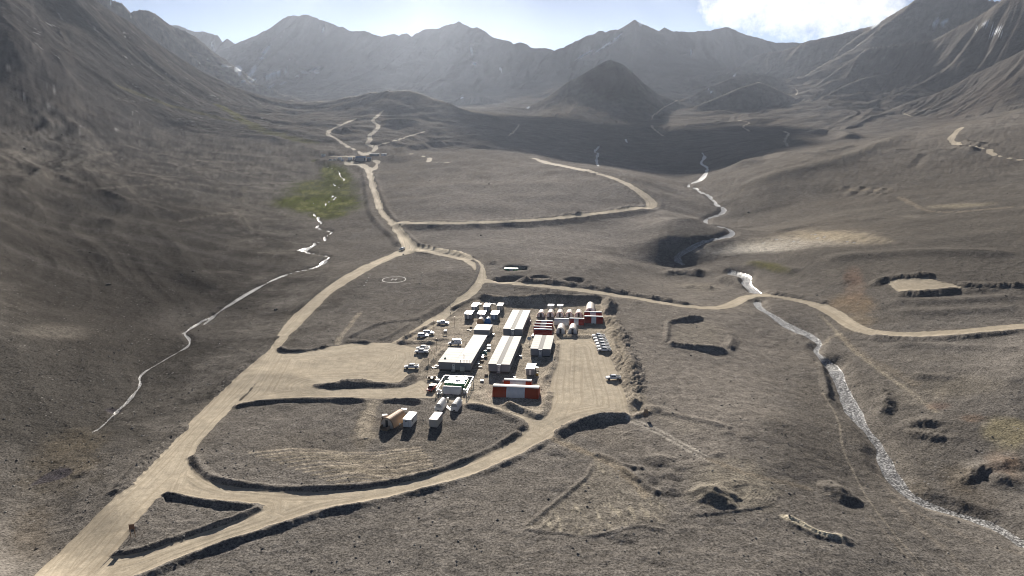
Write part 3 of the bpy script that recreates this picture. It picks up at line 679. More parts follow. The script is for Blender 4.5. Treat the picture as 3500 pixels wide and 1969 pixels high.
# ------------------------------------------------------------------ where the ground itself changes colour
dx_, dz_, dy_ = Xg, Z - CAMZ, Yg
zc = CP * dy_ - SP * dz_
PX = 1750 + FPX * dx_ / zc; PY = 984.5 - FPX * (SP * dy_ + CP * dz_) / zc
TC = np.zeros((NR, NC, 3), np.float32) + np.array([.13, .12, .11], np.float32); TA = np.zeros((NR, NC), np.float32)
n_big = fbm(Xg / 26, Yg / 26, 4); n_sm = fbm(Xg / 5, Yg / 5, 3); n_huge = fbm(Xg / 120 + 5, Yg / 120, 4)
def over(a, col):
    global TC, TA
    a = np.clip(a, 0, 1)[..., None]
    TC = TC * (1 - a) + np.array(col, np.float32) * a
    TA = 1 - (1 - TA) * (1 - a[..., 0])
def blob(cr, x, y, rx, ry, col, al, ang=0, soft=.6, nz=.5):
    (cx, cy), = K(cr, [(x, y)]); sc = CR[cr][2]
    ca, sa = math.cos(R(ang)), math.sin(R(ang))
    X_, Y_ = PX - cx, PY - cy
    a_, b_ = (X_ * ca + Y_ * sa) / (rx / sc), (-X_ * sa + Y_ * ca) / (ry / sc)
    r = np.sqrt(a_ * a_ + b_ * b_) + nz * (n_big * .8 + n_sm * .4)
    over(al * (1 - sstep(r, 1 - soft, 1 + soft * .4)), col)
def streak(cr, pts, w, col, al, nz=.5, sm=1):
    P = unproj(dens(smooth(K(cr, pts), sm), 8))
    sl, d, s, sg = field_line(P, w * 2)
    a = np.zeros((NR, NC), np.float32)
    a[sl] = al * np.clip(1 - sstep(d / w + nz * n_sm[sl], .3, 1.0), 0, 1)
    over(a, col)
TAN, LTAN, DRK, GRN, RUST, PALE = (.26, .22, .17), (.40, .35, .28), (.065, .06, .058), (.10, .115, .03), (.26, .14, .07), (.50, .46, .40)
# broad darker and lighter ground, darker soil on the left slope
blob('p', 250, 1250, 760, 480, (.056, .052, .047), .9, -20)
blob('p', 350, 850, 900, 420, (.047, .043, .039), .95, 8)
blob('p', 3150, 800, 760, 330, (.115, .104, .092), .8)
blob('p', 1850, 740, 700, 260, (.27, .25, .232), .9); blob('p', 2350, 1280, 560, 420, (.25, .225, .198), .85)  # knoll lightened in colour to stand in for its grazing glare
blob('p', 3000, 1500, 420, 420, (.12, .105, .085), .5)
blob('p', 300, 200, 800, 380, (.040, .038, .041), 1.0, 20)  # left mountain made darker
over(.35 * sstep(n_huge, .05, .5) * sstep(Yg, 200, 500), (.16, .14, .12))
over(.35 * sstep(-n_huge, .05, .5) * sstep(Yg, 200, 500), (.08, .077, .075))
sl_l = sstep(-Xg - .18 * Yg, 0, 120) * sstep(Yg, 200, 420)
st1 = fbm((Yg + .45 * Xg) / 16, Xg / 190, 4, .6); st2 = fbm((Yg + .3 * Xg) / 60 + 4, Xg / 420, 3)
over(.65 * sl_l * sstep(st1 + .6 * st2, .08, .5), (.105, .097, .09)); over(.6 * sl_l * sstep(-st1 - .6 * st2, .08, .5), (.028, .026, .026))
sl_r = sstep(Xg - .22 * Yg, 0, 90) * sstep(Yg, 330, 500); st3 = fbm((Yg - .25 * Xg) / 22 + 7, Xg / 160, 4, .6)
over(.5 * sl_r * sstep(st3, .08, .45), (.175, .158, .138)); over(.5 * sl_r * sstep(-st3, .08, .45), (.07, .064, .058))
# camp floor: dusty tan
campP = unproj(dens(K('F', [(1060, 830), (1130, 800), (1195, 755), (1520, 762), (1535, 800), (1570, 960), (1590, 1045), (1380, 1060), (1160, 1020), (1060, 975), (1050, 880), (1000, 862)]), 10))
sl, d, s = field_poly(campP, 10)
a = np.zeros((NR, NC), np.float32); a[sl] = .85 * (1 - sstep(d + 3 * n_sm[sl], -3, 5)); over(a, (.42, .365, .295))
a[sl] *= sstep(n_sm[sl] + .5 * n_big[sl], -.1, .4); over(.6 * a, (.54, .475, .385))
campW = unproj(dens(K('F', [(1395, 855), (1520, 845), (1545, 920), (1580, 1040), (1640, 1045), (1600, 960), (1560, 850), (1540, 790), (1520, 790)]), 10))
sl, d, s = field_poly(campW, 8); a[:] = 0; a[sl] = .5 * (1 - sstep(d + 2 * n_sm[sl], -2, 3)); over(a, (.33, .285, .22))
# dust on berm crests next to roads
over(.55 * np.exp(-np.clip(ROAD, 0, 50) / (1.3 + Yg * .003)) * (ROAD > 0) * np.clip(1 - BERM * 3, 0, 1), (.24, .21, .17))
over(.6 * np.exp(-np.clip(WAT, 0, 60) / 3.0) * (WAT > 0) * (Xg > 60) * (Yg < 420) * np.clip(.6 + 1.2 * n_sm, 0, 1), (.33, .295, .25))
over(.45 * np.exp(-np.clip(WAT, 0, 60) / 1.4) * (WAT > 0) * (Xg < 0), (.05, .045, .04))
# island worked soil
blob('c6', 500, 800, 420, 130, (.17, .15, .125), .6); blob('c6', 1150, 760, 330, 120, (.20, .175, .14), .6); blob('c6', 900, 890, 330, 60, (.24, .20, .15), .55, -5); blob('c6', 820, 680, 80, 130, (.33, .28, .21), .6, 15)
streak('c6', [(860, 560), (840, 620), (800, 680), (820, 740)], 3.5, LTAN, .7)
streak('c6', [(790, 105), (740, 170), (690, 230), (680, 262)], 2.2, LTAN, .75)
for k in range(12):
    yy = 800 + 14 * k + random.uniform(-6, 6)
    streak('c6', [(230 + 40 * k, yy + 20), (500 + 30 * k, yy - 6), (780 + 20 * k, yy + 30), (1100 + 10 * k, yy - 10)], .8, random.choice([(.44, .38, .3), (.07, .063, .055), (.3, .26, .2)]), .8, .15)
# fan of cleared soil, tracks
fan = unproj(dens(K('c7', [(200, 1095), (450, 890), (660, 720), (720, 580), (440, 430), (520, 440), (700, 530), (900, 640), (1010, 720), (1205, 860), (1300, 960), (1240, 1080), (1060, 1065), (780, 1135), (600, 1150)]), 8))
sl, d, s = field_poly(fan, 6); a[:] = 0; a[sl] = .75 * (1 - sstep(d + 1.2 * n_sm[sl], -1.5, 1.5)); over(.9 * a, (.26, .232, .19)); a[sl] *= sstep(fbm(Xg[sl] / 1.6, Yg[sl] / 6, 3) + .5 * n_big[sl], .15, .5); over(.8 * a, (.45, .40, .31))
blob('c7', 1700, 800, 420, 210, (.27, .24, .19), .75); blob('c7', 860, 430, 300, 90, (.22, .195, .165), .6, 15); blob('F', 1755, 842, 75, 34, (.25, .225, .19), .8, 4, .4); blob('F', 1760, 720, 60, 14, (.24, .215, .18), .7, 5); blob('c7', 1350, 320, 220, 90, (.26, .235, .2), .6, 15); blob('c7', 860, 610, 60, 30, PALE, .5, 40)
for o in (-16, 16):
    streak('c7', [(960, 285 + o * .4), (1100, 335 + o), (1250, 410 + o), (1400, 500 + o), (1560, 580 + o)], .8, PALE, .75, .2)
streak('c7', [(1560, 580), (1750, 660), (1950, 720), (2150, 760), (2300, 800)], 1.8, TAN, .6); streak('c7', [(390, 430), (560, 500), (700, 550), (900, 640), (1100, 850)], 2.2, TAN, .8)
streak('c8', [(250, 1180), (330, 1218), (420, 1258), (495, 1274)], 1.9, (.62, .55, .42), .95, .15)
streak('c8', [(410, 240), (470, 300), (500, 330), (560, 400), (650, 470), (750, 540), (850, 610), (950, 690)], 1.6, (.34, .3, .235), .75); streak('c8', [(500, 330), (580, 410), (700, 480), (850, 560)], 3.0, TAN, .5); streak('c8', [(500, 325), (460, 345), (430, 365)], 2, LTAN, .6)
streak('c8', [(420, 600), (500, 720), (510, 850), (560, 960), (640, 1110), (760, 1260), (900, 1420)], .5, LTAN, .6, .2)
for pts, w in ([(690, 850), (680, 950), (720, 1040), (830, 1130), (1000, 1230), (1200, 1310), (1350, 1345)], 1.4), ([(740, 1090), (860, 1220), (1000, 1330), (1100, 1449)], 1.6), ([(790, 1050), (900, 1120), (1050, 1170), (1250, 1220)], 1.5), ([(640, 1170), (760, 1300), (900, 1449)], .8):
    streak('c8', pts, w, (.30, .26, .215), .55)
for x, y, rx, ry, col, al in [(1290, 780, 120, 90, (.36, .31, .18), .7), (1250, 930, 90, 60, RUST, .4), (1120, 715, 60, 20, RUST, .4), (960, 660, 70, 20, (.22, .11, .08), .35), (1320, 960, 60, 80, (.24, .15, .09), .4), (880, 620, 160, 40, (.28, .25, .21), .6), (1000, 440, 400, 22, (.22, .2, .175), .5),
                              (1050, 1000, 120, 80, (.15, .12, .085), .5), (1150, 1100, 160, 90, (.13, .105, .08), .5), (860, 1050, 120, 60, (.17, .14, .1), .4), (560, 190, 130, 60, (.27, .2, .13), .6), (570, 120, 60, 60, (.28, .2, .15), .45), (580, 270, 90, 40, (.27, .21, .14), .55), (1150, 560, 250, 60, (.2, .175, .13), .4)]:
    blob('c8', x, y, rx, ry, col, al)
# pale mineral flat and mossy patch above the crossing
blob('c3', 500, 1040, 700, 62, (.62, .56, .47), .9, -4); blob('c3', 850, 985, 420, 55, (.56, .47, .33), .85, 3); blob('c3', 260, 1085, 420, 45, (.64, .59, .51), .85, -4); blob('c3', 700, 1000, 700, 110, (.2, .175, .145), .5, -3)
blob('c3', 320, 1235, 200, 45, (.13, .125, .05), .8, 12); blob('c3', 1000, 1320, 90, 90, (.24, .16, .12), .5); blob('c3', 1900, 730, 320, 22, (.3, .265, .2), .7, -3); blob('c3', 1500, 820, 140, 16, (.26, .235, .2), .5)
streak('c3', [(1380, 660), (1500, 720), (1600, 775), (1800, 790), (2100, 760), (2415, 740)], 3.5, TAN, .6); streak('c3', [(0, 640), (200, 560), (500, 460), (800, 390), (1100, 310), (1400, 160)], 12, (.2, .18, .15), .55)
blob('c3', 480, 190, 260, 55, (.2, .18, .15), .6); blob('c3', 1100, 600, 240, 14, TAN, .6)
# meadow and mossy flush lines
GR2 = (.075, .085, .026)
for x, y, rx, ry, al in [(560, 800, 420, 210, .7), (700, 590, 190, 140, .8), (640, 860, 360, 125, .95), (300, 850, 260, 70, .85), (720, 600, 160, 130, .8), (500, 700, 260, 90, .5), (640, 970, 200, 60, .75), (860, 720, 110, 160, .45), (700, 520, 110, 40, .7), (500, 440, 40, 16, .7)]:
    blob('c1', x, y, rx, ry, GR2, min(1, al * 1.15), nz=.25)
blob('c1', 600, 850, 330, 60, (.115, .13, .035), .75, 0, .7, 1.1); blob('c1', 650, 560, 90, 70, (.11, .125, .035), .65, 0, .7, 1.0)
mm = sstep(fbm(Xg / 15, Yg / 34, 4, .6), -.02, .3) * sstep(TC[..., 1] - TC[..., 0], .002, .008) * (Yg > 500) * (PX > 850) * (PX < 1300)
over(.85 * mm, (.17, .172, .068)); over(.6 * sstep(fbm(Xg / 11 + 5, Yg / 25, 4, .6), .1, .4) * sstep(TC[..., 1] - TC[..., 0], .002, .008) * (Yg > 500) * (PX > 850) * (PX < 1300), (.045, .048, .025))
streak('c1', [(-420, -110), (-100, 90), (0, 140), (150, 175), (300, 215), (520, 265)], 22, (.15, .145, .055), .75); streak('m6', [(1150, 830), (1500, 970), (1900, 1080), (2200, 1150)], 14, (.16, .15, .07), .6)
# brown soil and painted ponds by the left stream, brown hollow bottom left
blob('c5', 330, 880, 260, 150, (.17, .14, .10), .55, -25); blob('c5', 150, 1230, 200, 170, (.19, .145, .095), .5, -30); blob('c5', 250, 200, 230, 45, (.2, .18, .155), .5); blob('c5', 1000, 150, 300, 100, (.17, .155, .14), .4)
for pts in ([(145, 988), (220, 930), (300, 895), (350, 893), (380, 915), (330, 950), (240, 975)], [(530, 600), (570, 586), (635, 596), (600, 612), (560, 612)]):
    P = unproj(dens(smooth(K('c5', pts + pts[:1]), 1), 4)); sl, d, s = field_poly(P, 4); a[:] = 0; a[sl] = .9 * (1 - sstep(d, -.6, .5)); over(a, (.075, .068, .078))  # ponds: their dull grey reflection painted as ground colour
# light tracks on the left hillside
for pts, w in [([(430, 440), (600, 380), (800, 310), (1000, 285)], 4), ([(720, 580), (850, 595), (1050, 570), (1300, 555), (1600, 550)], 3), ([(1060, 575), (1110, 640)], 3), ([(1500, 860), (1700, 820), (1900, 790), (2100, 770)], 3.5), ([(2020, 570), (2030, 640), (2000, 700), (2100, 750), (2300, 790), (2420, 820)], 4),
               ([(1980, 800), (2010, 880), (2090, 965)], 3), ([(2150, 1120), (2400, 1125)], 4)]:
    streak('c4', pts, w, (.17, .155, .135), .6)
# far flats and flanks lightened in colour as if sunlit
for x, y, rx, ry, ang in [(1290, 685, 110, 28, -8), (1850, 660, 170, 16, -22), (1450, 790, 70, 12, 10), (300, 645, 100, 8, 3), (2500, 745, 90, 22, -20), (2050, 420, 90, 90, 30), (1560, 640, 180, 40, -5)]:
    blob('m8', x, y, rx, ry, (.30, .27, .22), .6, ang)
blob('m8', 2250, 680, 420, 110, (.16, .125, .10), .6, -25); blob('m7', 1450, 690, 220, 50, (.32, .3, .26), .7); blob('m7', 2300, 640, 300, 70, (.24, .215, .17), .5, -15)  # sunlight on the small hill and lower slopes painted as paler ground
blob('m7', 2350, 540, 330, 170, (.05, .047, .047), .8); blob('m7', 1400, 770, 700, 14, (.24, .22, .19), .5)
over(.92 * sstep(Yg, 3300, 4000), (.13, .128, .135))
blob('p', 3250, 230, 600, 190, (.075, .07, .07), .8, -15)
# snow patches
SN = (.82, .85, .88)
for cr, x, y, rx, ry, ang in [('m6', 2270, 660, 34, 30, 20), ('m6', 2285, 690, 14, 26, 0), ('m6', 2405, 680, 70, 20, -58), ('m6', 2320, 775, 22, 9, -15), ('m6', 2410, 765, 34, 10, -25), ('m6', 2495, 555, 22, 14, -30), ('m6', 2160, 632, 50, 6, 5), ('m6', 2030, 450, 8, 40, -20), ('m6', 1050, 30, 14, 8, 0),
                              ('m7', 40, 512, 48, 9, -25), ('m7', 95, 495, 22, 9, -30), ('m7', 145, 492, 18, 6, 0), ('m7', 278, 490, 30, 7, 10), ('m7', 345, 470, 42, 8, -25), ('m7', 235, 515, 12, 6, 0), ('m7', 130, 565, 22, 6, -30), ('m7', 50, 585, 28, 5, -35), ('m7', 360, 492, 16, 4, 0), ('m7', 405, 205, 5, 14, 20),
                              ('m7', 20, 340, 10, 36, 40), ('m7', 1410, 345, 6, 24, -10), ('m7', 1432, 433, 12, 9, 20), ('m7', 1612, 468, 14, 5, 40), ('m7', 2170, 372, 60, 5, -30), ('m7', 2300, 320, 60, 5, -35), ('m7', 2390, 260, 60, 5, -40), ('m7', 1795, 728, 14, 6, -20), ('m7', 1345, 660, 10, 6, 0), ('m7', 2555, 165, 12, 10, 40),
                              ('m8', 1980, 155, 30, 14, -45), ('m8', 2040, 150, 30, 12, -30), ('m8', 2318, 158, 30, 8, -25), ('m8', 2390, 210, 52, 8, -32), ('m8', 2420, 230, 14, 8, 0), ('m8', 618, 510, 14, 6, -25), ('m8', 430, 604, 10, 4, 0), ('m8', 455, 620, 14, 5, 15), ('m8', 1570, 172, 40, 10, -28), ('m8', 322, 350, 5, 16, 10),
                              ('m8', 2255, 196, 10, 5, 0), ('m8', 2370, 180, 12, 6, 0)]:
    blob(cr, x, y, rx * 1.15, ry * 1.25, SN, .97, ang, .35, .3)
# pale rock outcrops on the left mountain
oc = sstep(fbm(Xg / 45 + 9, Yg / 45, 3), .18, .42) * sstep(fbm(Xg / 11, Yg / 11, 3), .2, .5) * sstep(T, 25, 90) * (PX < 1000)
over(.75 * oc, (.42, .41, .40))
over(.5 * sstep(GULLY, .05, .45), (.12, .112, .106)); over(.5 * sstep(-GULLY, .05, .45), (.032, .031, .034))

# ------------------------------------------------------------------ mesh: cut the grid along road and water edges
co = np.stack([Xg, Yg, Z], -1).reshape(-1, 3).astype(np.float32)
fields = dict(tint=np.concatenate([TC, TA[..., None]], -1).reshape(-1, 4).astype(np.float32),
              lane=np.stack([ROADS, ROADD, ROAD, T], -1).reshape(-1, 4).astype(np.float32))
sdf_r, sdf_w = ROAD.reshape(-1), WAT.reshape(-1)
idx = np.arange(NR * NC).reshape(NR, NC)
a_, b_, c_, d_ = idx[:-1, :-1].ravel(), idx[:-1, 1:].ravel(), idx[1:, 1:].ravel(), idx[1:, :-1].ravel()
tri = np.concatenate([np.stack([a_, b_, c_], 1), np.stack([a_, c_, d_], 1)])
def split(tri, name):
    """returns (outside, inside) triangles of the zero line of field name, adding vertices on it"""
    global co, sdf_r, sdf_w, fields
    f = sdf_r if name == 'r' else sdf_w
    neg = f[tri] < 0; cnt = neg.sum(1)
    out, ins, mx = tri[cnt == 0], tri[cnt == 3], (cnt == 1) | (cnt == 2)
    t, ng = tri[mx], neg[mx]
    if len(t) == 0: return out, ins
    lone_neg = ng.sum(1) == 1
    lone = np.where(lone_neg, np.argmax(ng, 1), np.argmin(ng, 1))
    r = np.arange(len(t))
    v0, v1, v2 = t[r, lone], t[r, (lone + 1) % 3], t[r, (lone + 2) % 3]
    e = np.concatenate([np.stack([v0, v1], 1), np.stack([v0, v2], 1)]); es = np.sort(e, 1)
    key = es[:, 0].astype(np.int64) * (len(co) + 1) + es[:, 1]
    uq, first, inv = np.unique(key, return_index=True, return_inverse=True)
    p, q = es[first, 0], es[first, 1]
    w = np.clip(f[p] / (f[p] - f[q]), .02, .98)[:, None].astype(np.float32)
    base = len(co)
    def ext(A):
        if A.ndim == 1: return np.concatenate([A, A[p] * (1 - w[:, 0]) + A[q] * w[:, 0]])
        return np.concatenate([A, A[p] * (1 - w) + A[q] * w])
    co = ext(co); fields = {k: ext(v) for k, v in fields.items()}
    nr, nw = ext(sdf_r), ext(sdf_w)
    if name == 'r': nr[base:] = 0
    else: nw[base:] = 0
    sdf_r, sdf_w = nr, nw
    i1, i2 = base + inv[:len(t)], base + inv[len(t):]
    small = np.stack([v0, i1, i2], 1); q1 = np.stack([i1, v1, v2], 1); q2 = np.stack([i1, v2, i2], 1)
    ins = np.concatenate([ins, small[lone_neg], q1[~lone_neg], q2[~lone_neg]])
    out = np.concatenate([out, small[~lone_neg], q1[lone_neg], q2[lone_neg]])
    return out, ins
land, road_t = split(tri, 'r')
land, wat_t = split(land, 'w')
def sheet(name, t, mat, label=None, kind='structure'):
    u, inv = np.unique(t, return_inverse=True); inv = inv.reshape(-1).astype(np.int32)
    me = bpy.data.meshes.new(name)
    me.vertices.add(len(u)); me.vertices.foreach_set('co', co[u].ravel())
    me.loops.add(len(inv)); me.loops.foreach_set('vertex_index', inv)
    nt = len(t); me.polygons.add(nt)
    me.polygons.foreach_set('loop_start', np.arange(0, nt * 3, 3, dtype=np.int32))
    me.update(calc_edges=True)
    me.polygons.foreach_set('use_smooth', np.ones(nt, bool))
    for k, v in fields.items():
        at = me.attributes.new(k, 'FLOAT_COLOR', 'POINT'); at.data.foreach_set('color', v[u].ravel())
    me.materials.append(mat)
    o = bpy.data.objects.new(name, me); C.objects.link(o)
    tag(o, label, kind=kind)
    return o

# ------------------------------------------------------------------ ground materials
def ground_mat():
    t = NT('gravel_ground', .95)
    t.b.inputs['Specular IOR Level'].default_value = 0.0
    fine = t.noise(1.9, 3, .7); mid = t.noise(.33, 4, .6); big = t.noise(.045, 4, .55); huge = t.noise(.006, 4, .55)
    base = t.mix(t.rng(big, .3, .7), (.135, .125, .115), (.205, .188, .170))
    base = t.mix(t.rng(huge, .35, .68, 0, .7), base, (.19, .170, .148))
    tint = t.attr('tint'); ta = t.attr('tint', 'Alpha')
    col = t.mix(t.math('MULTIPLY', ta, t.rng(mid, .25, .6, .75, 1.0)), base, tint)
    spk = t.rng(fine, .30, .70, .30, 1.75)
    col = t.mix(1.0, col, t.mix(0.0, spk, spk), 'MULTIPLY')
    md = t.rng(mid, .3, .7, .78, 1.22)
    col = t.mix(1.0, col, t.mix(0.0, md, md), 'MULTIPLY')
    # scattered pale stones
    vor = t.n.new('ShaderNodeTexVoronoi'); vor.inputs['Scale'].default_value = .42; t.l.new(t.tc, vor.inputs['Vector'])
    st = t.math('MULTIPLY', t.rng(vor.outputs['Distance'], .10, .17, 1, 0), t.rng(t.noise(.11, 2), .52, .62, 0, .8))
    col = t.mix(st, col, (.34, .32, .30))
    t.color(col)
    h = t.math('ADD', t.math('MULTIPLY', fine, .55), t.math('ADD', t.math('MULTIPLY', mid, 1.6), t.math('MULTIPLY', st, .3)))
    mt = t.attr('lane', 'Alpha')
    crag = t.noise(.011, 9, .68)
    h = t.math('ADD', h, t.math('MULTIPLY', t.math('MULTIPLY', crag, t.rng(mt, 30, 160, 0, 1)), 90))
    t.bump(h, .55, .4)
    return t.m
def road_mat():
    t = NT('graded_dirt_road', .9)
    t.b.inputs['Specular IOR Level'].default_value = 0.02
    lane = t.attr('lane', 'Color')
    n1 = t.noise(1.0, 4, .6, t.scaled((.035, 1.5, 0), lane)); n2 = t.noise(1.0, 3, .6, t.scaled((.012, .45, 0), lane))
    big = t.noise(.06, 4); fine = t.noise(2.2, 3, .7); arc = t.noise(.5, 4, .6, t.scaled((1, .35, 1)), dist=1.5)
    col = t.mix(t.rng(n1, .3, .7), (.50, .425, .315), (.74, .64, .495))
    col = t.mix(t.rng(n2, .38, .66, 0, .65), col, (.60, .51, .385))
    col = t.mix(t.rng(big, .35, .7, 0, .5), col, (.72, .635, .505))
    col = t.mix(t.rng(arc, .52, .68, 0, .3), col, (.42, .355, .27))
    sp = t.n.new('ShaderNodeSeparateColor'); t.l.new(lane, sp.inputs[0])
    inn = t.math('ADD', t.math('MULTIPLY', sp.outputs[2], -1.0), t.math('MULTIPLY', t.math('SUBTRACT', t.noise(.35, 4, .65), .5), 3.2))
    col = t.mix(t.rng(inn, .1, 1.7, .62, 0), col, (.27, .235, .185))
    trk = t.noise(1.0, 2, .5, t.scaled((.012, 1.1, 0), lane))
    col = t.mix(t.rng(trk, .50, .62, 0, .65), col, (.38, .32, .24))
    blot = t.noise(.13, 5, .65)
    col = t.mix(t.rng(blot, .52, .72, 0, .22), col, (.46, .39, .30))
    sx = t.n.new('ShaderNodeSeparateXYZ'); t.l.new(t.tc, sx.inputs[0])
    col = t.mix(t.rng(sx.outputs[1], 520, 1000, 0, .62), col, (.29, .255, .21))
    ff = t.rng(fine, .25, .75, .82, 1.18)
    col = t.mix(1.0, col, t.mix(0.0, ff, ff), 'MULTIPLY')
    t.color(col)
    t.bump(t.math('ADD', t.math('MULTIPLY', n1, .9), t.math('ADD', t.math('MULTIPLY', fine, .3), t.math('MULTIPLY', arc, .4))), .45, .16)
    return t.m
def water_mat():
    t = NT('stream_water', .3)
    t.b.inputs['IOR'].default_value = 1.33; t.b.inputs['Specular IOR Level'].default_value = 0.9
    foam_glint = t.rng(t.noise(1.5, 6, .8), .47, .60, 0, .85)  # sun sparkle on the water painted in white along with the foam
    t.color(t.mix(foam_glint, (.075, .068, .06), (.78, .77, .75)))
    t.l.new(t.rng(foam_glint, 0, .6, .28, .6), t.b.inputs['Roughness'])
    t.bump(t.noise(1.6, 3, .6), .3, .15)
    return t.m
M_GROUND, M_ROAD, M_WATER = ground_mat(), road_mat(), water_mat()
ground = sheet('terrain', land, M_GROUND, 'grey brown gravel valley floor with hills and mountain slopes')
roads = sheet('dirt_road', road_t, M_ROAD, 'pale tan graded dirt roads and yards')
water = sheet('stream', wat_t, M_WATER, 'bright glinting mountain streams and small ponds')
for o in (ground, roads, water):
    assert min(Vector(p.normal).z for p in o.data.polygons[:50]) > 0
# the valley behind the camera, coarse
def back_ground():
    xs = np.linspace(-5200, 5200, 105); ys = np.linspace(-3000, 62, 50)
    edge = lambda x: float(np.interp(x / 62.0, UU, Z[0])) if abs(x / 62.0) <= 1.2 else None
    v = []; f = []
    for j, y in enumerate(ys):
        for i, x in enumerate(xs):
            r = math.hypot(x, y - 62)
            z = .01 * y + max(0, abs(x) - 250) * .12 + 40 * float(pnoise(x / 700, y / 700)) * min(1, r / 900)
            if j == len(ys) - 1 and abs(x) > 74: z = max(z, 4)
            v.append((float(x), float(y), z - .6))
    nx = len(xs)
    for j in range(len(ys) - 1):
        for i in range(nx - 1):
            k = j * nx + i; f.append((k, k + 1, k + 1 + nx, k + nx))
    me = bpy.data.meshes.new('valley_floor'); me.from_pydata(v, [], f); me.materials.append(M_GROUND)
    for p in me.polygons: p.use_smooth = True
    o = bpy.data.objects.new('valley_floor', me); C.objects.link(o); tag(o, kind='structure')
back_ground()

def gz(x, y):
    """height of the finished ground"""
    u = x / y
    r = int(np.clip(np.searchsorted(YY, y) - 1, 0, NR - 2)); c = int(np.clip(np.searchsorted(UU, u) - 1, 0, NC - 2))
    fr = (y - YY[r]) / (YY[r + 1] - YY[r]); fc = (u - UU[c]) / (UU[c + 1] - UU[c])
    q = Z[r:r + 2, c:c + 2]
    return float((q[0, 0] * (1 - fc) + q[0, 1] * fc) * (1 - fr) + (q[1, 0] * (1 - fc) + q[1, 1] * fc) * fr)
def at(cr, x, y):
    p = W(cr, [(x, y)])[0]
    return Vector((float(p[0]), float(p[1]), gz(float(p[0]), float(p[1]))))

# ------------------------------------------------------------------ clouds above the frame that shade the valley
def cloud_mat():
    t = NT('cloud_white', 1.0)
    t.b.inputs['Specular IOR Level'].default_value = 0
    t.color(t.mix(t.noise(.003, 3), (.86, .86, .86), (.92, .92, .92)))
    return t.m
M_CLOUD = cloud_mat()
def cloud(target, alt, lumps_):
    tx, ty, tz = target
    k = (alt - tz) / SUN_DIR.z
    bm = bmesh.new()
    for (ox, oy, r, fl) in lumps_:
        ret = bmesh.ops.create_icosphere(bm, subdivisions=3, radius=1.0)
        for v in ret['verts']:
            n_ = 1 + .22 * float(pnoise(v.co.x * 2.3 + ox, v.co.y * 2.3 + v.co.z * 1.9 + oy))
            v.co = Vector((ox + v.co.x * r * n_, oy + v.co.y * r * n_, v.co.z * r * fl * n_ * (1 if v.co.z > 0 else .35)))
    me = bpy.data.meshes.new('cloud'); bm.to_mesh(me); bm.free(); me.materials.append(M_CLOUD)
    for p in me.polygons: p.use_smooth = True
    o = bpy.data.objects.new('cloud', me); C.objects.link(o)
    o.location = (tx + SUN_DIR.x * k, ty + SUN_DIR.y * k, alt)
    tag(o, kind='structure')
    return o
CL = at('c2', 1300, 250)
cloud((150, 1560, 60), 1900, [(-150, 0, 150, .5), (60, -60, 210, .5), (280, 0, 200, .5), (430, 90, 150, .4), (120, 160, 170, .45), (-20, 220, 140, .4)])

for i_, (x_, y_, r_) in enumerate([(-1000, 3300, 260), (-300, 3500, 190), (170, 2900, 130), (620, 3300, 250), (1250, 3200, 210), (1900, 3300, 280)]):  # more clouds out of view, added to cast shafts through the far haze
    cloud((x_, y_, 200), 2050 + 40 * (i_ % 3), [(0, 0, r_, .4), (r_ * .9, 20, r_ * .7, .4), (-r_ * .8, -15, r_ * .65, .4)])
# ------------------------------------------------------------------ air
def haze():
    x0, x1, y0, y1, z0, z1 = -11600, 11600, -3200, 9600, float(min(Z.min(), -90)) - 1, float(Z.max()) + 12
    print('haze top', z1, 'bottom', z0)
    bm = bmesh.new(); bmesh.ops.create_cube(bm, size=1)
    for v in bm.verts: v.co = Vector((x0 if v.co.x < 0 else x1, y0 if v.co.y < 0 else y1, z0 if v.co.z < 0 else z1))
    me = bpy.data.meshes.new('haze'); bm.to_mesh(me); bm.free()
    m = bpy.data.materials.new('thin_haze'); m.use_nodes = True
    m.node_tree.nodes.clear()
    out = m.node_tree.nodes.new('ShaderNodeOutputMaterial'); pv = m.node_tree.nodes.new('ShaderNodeVolumePrincipled')
    pv.inputs['Color'].default_value = (.74, .83, 1.0, 1); pv.inputs['Density'].default_value = 2.4e-5
    pv.inputs['Anisotropy'].default_value = .56
    m.node_tree.links.new(pv.outputs[0], out.inputs['Volume'])
    me.materials.append(m)
    o = bpy.data.objects.new('haze', me); C.objects.link(o); tag(o, 'thin bluish haze filling the valley air', kind='stuff')
haze()

# ------------------------------------------------------------------ materials of built things
def paint(name, col, rough=.4, dirt=.25, spec=.5, metal=0.0, sc=.8):
    t = NT(name, rough); t.b.inputs['Specular IOR Level'].default_value = spec; t.b.inputs['Metallic'].default_value = metal
    d = tuple(c * .62 + .05 * k for c, k in zip(col, (1, .85, .65)))
    col2 = t.mix(t.rng(t.noise(sc, 4, .6), .42, .75, 0, dirt), col, d)
    t.color(t.mix(t.rng(t.noise(sc * 6, 3, .6), .5, .8, 0, dirt * .6), col2, d))
    t.bump(t.noise(sc * 9, 2), .06, .02)
    return t.m
def fabric(name, col, rough=.75):
    t = NT(name, rough); t.b.inputs['Specular IOR Level'].default_value = .35
    d = tuple(c * .72 for c in col)
    n = t.noise(1.1, 4, .6, t.scaled((1, 1, .35)))
    t.color(t.mix(t.rng(n, .35, .75, 0, .45), col, d))
    t.bump(t.noise(2.2, 3, .6, t.scaled((1, 1, .4))), .25, .08)
    return t.m
def glassm():
    t = NT('dark_glass', .12); t.b.inputs['Specular IOR Level'].default_value = .7
    t.color(t.mix(t.noise(3), (.012, .014, .017), (.03, .034, .04)))
    return t.m
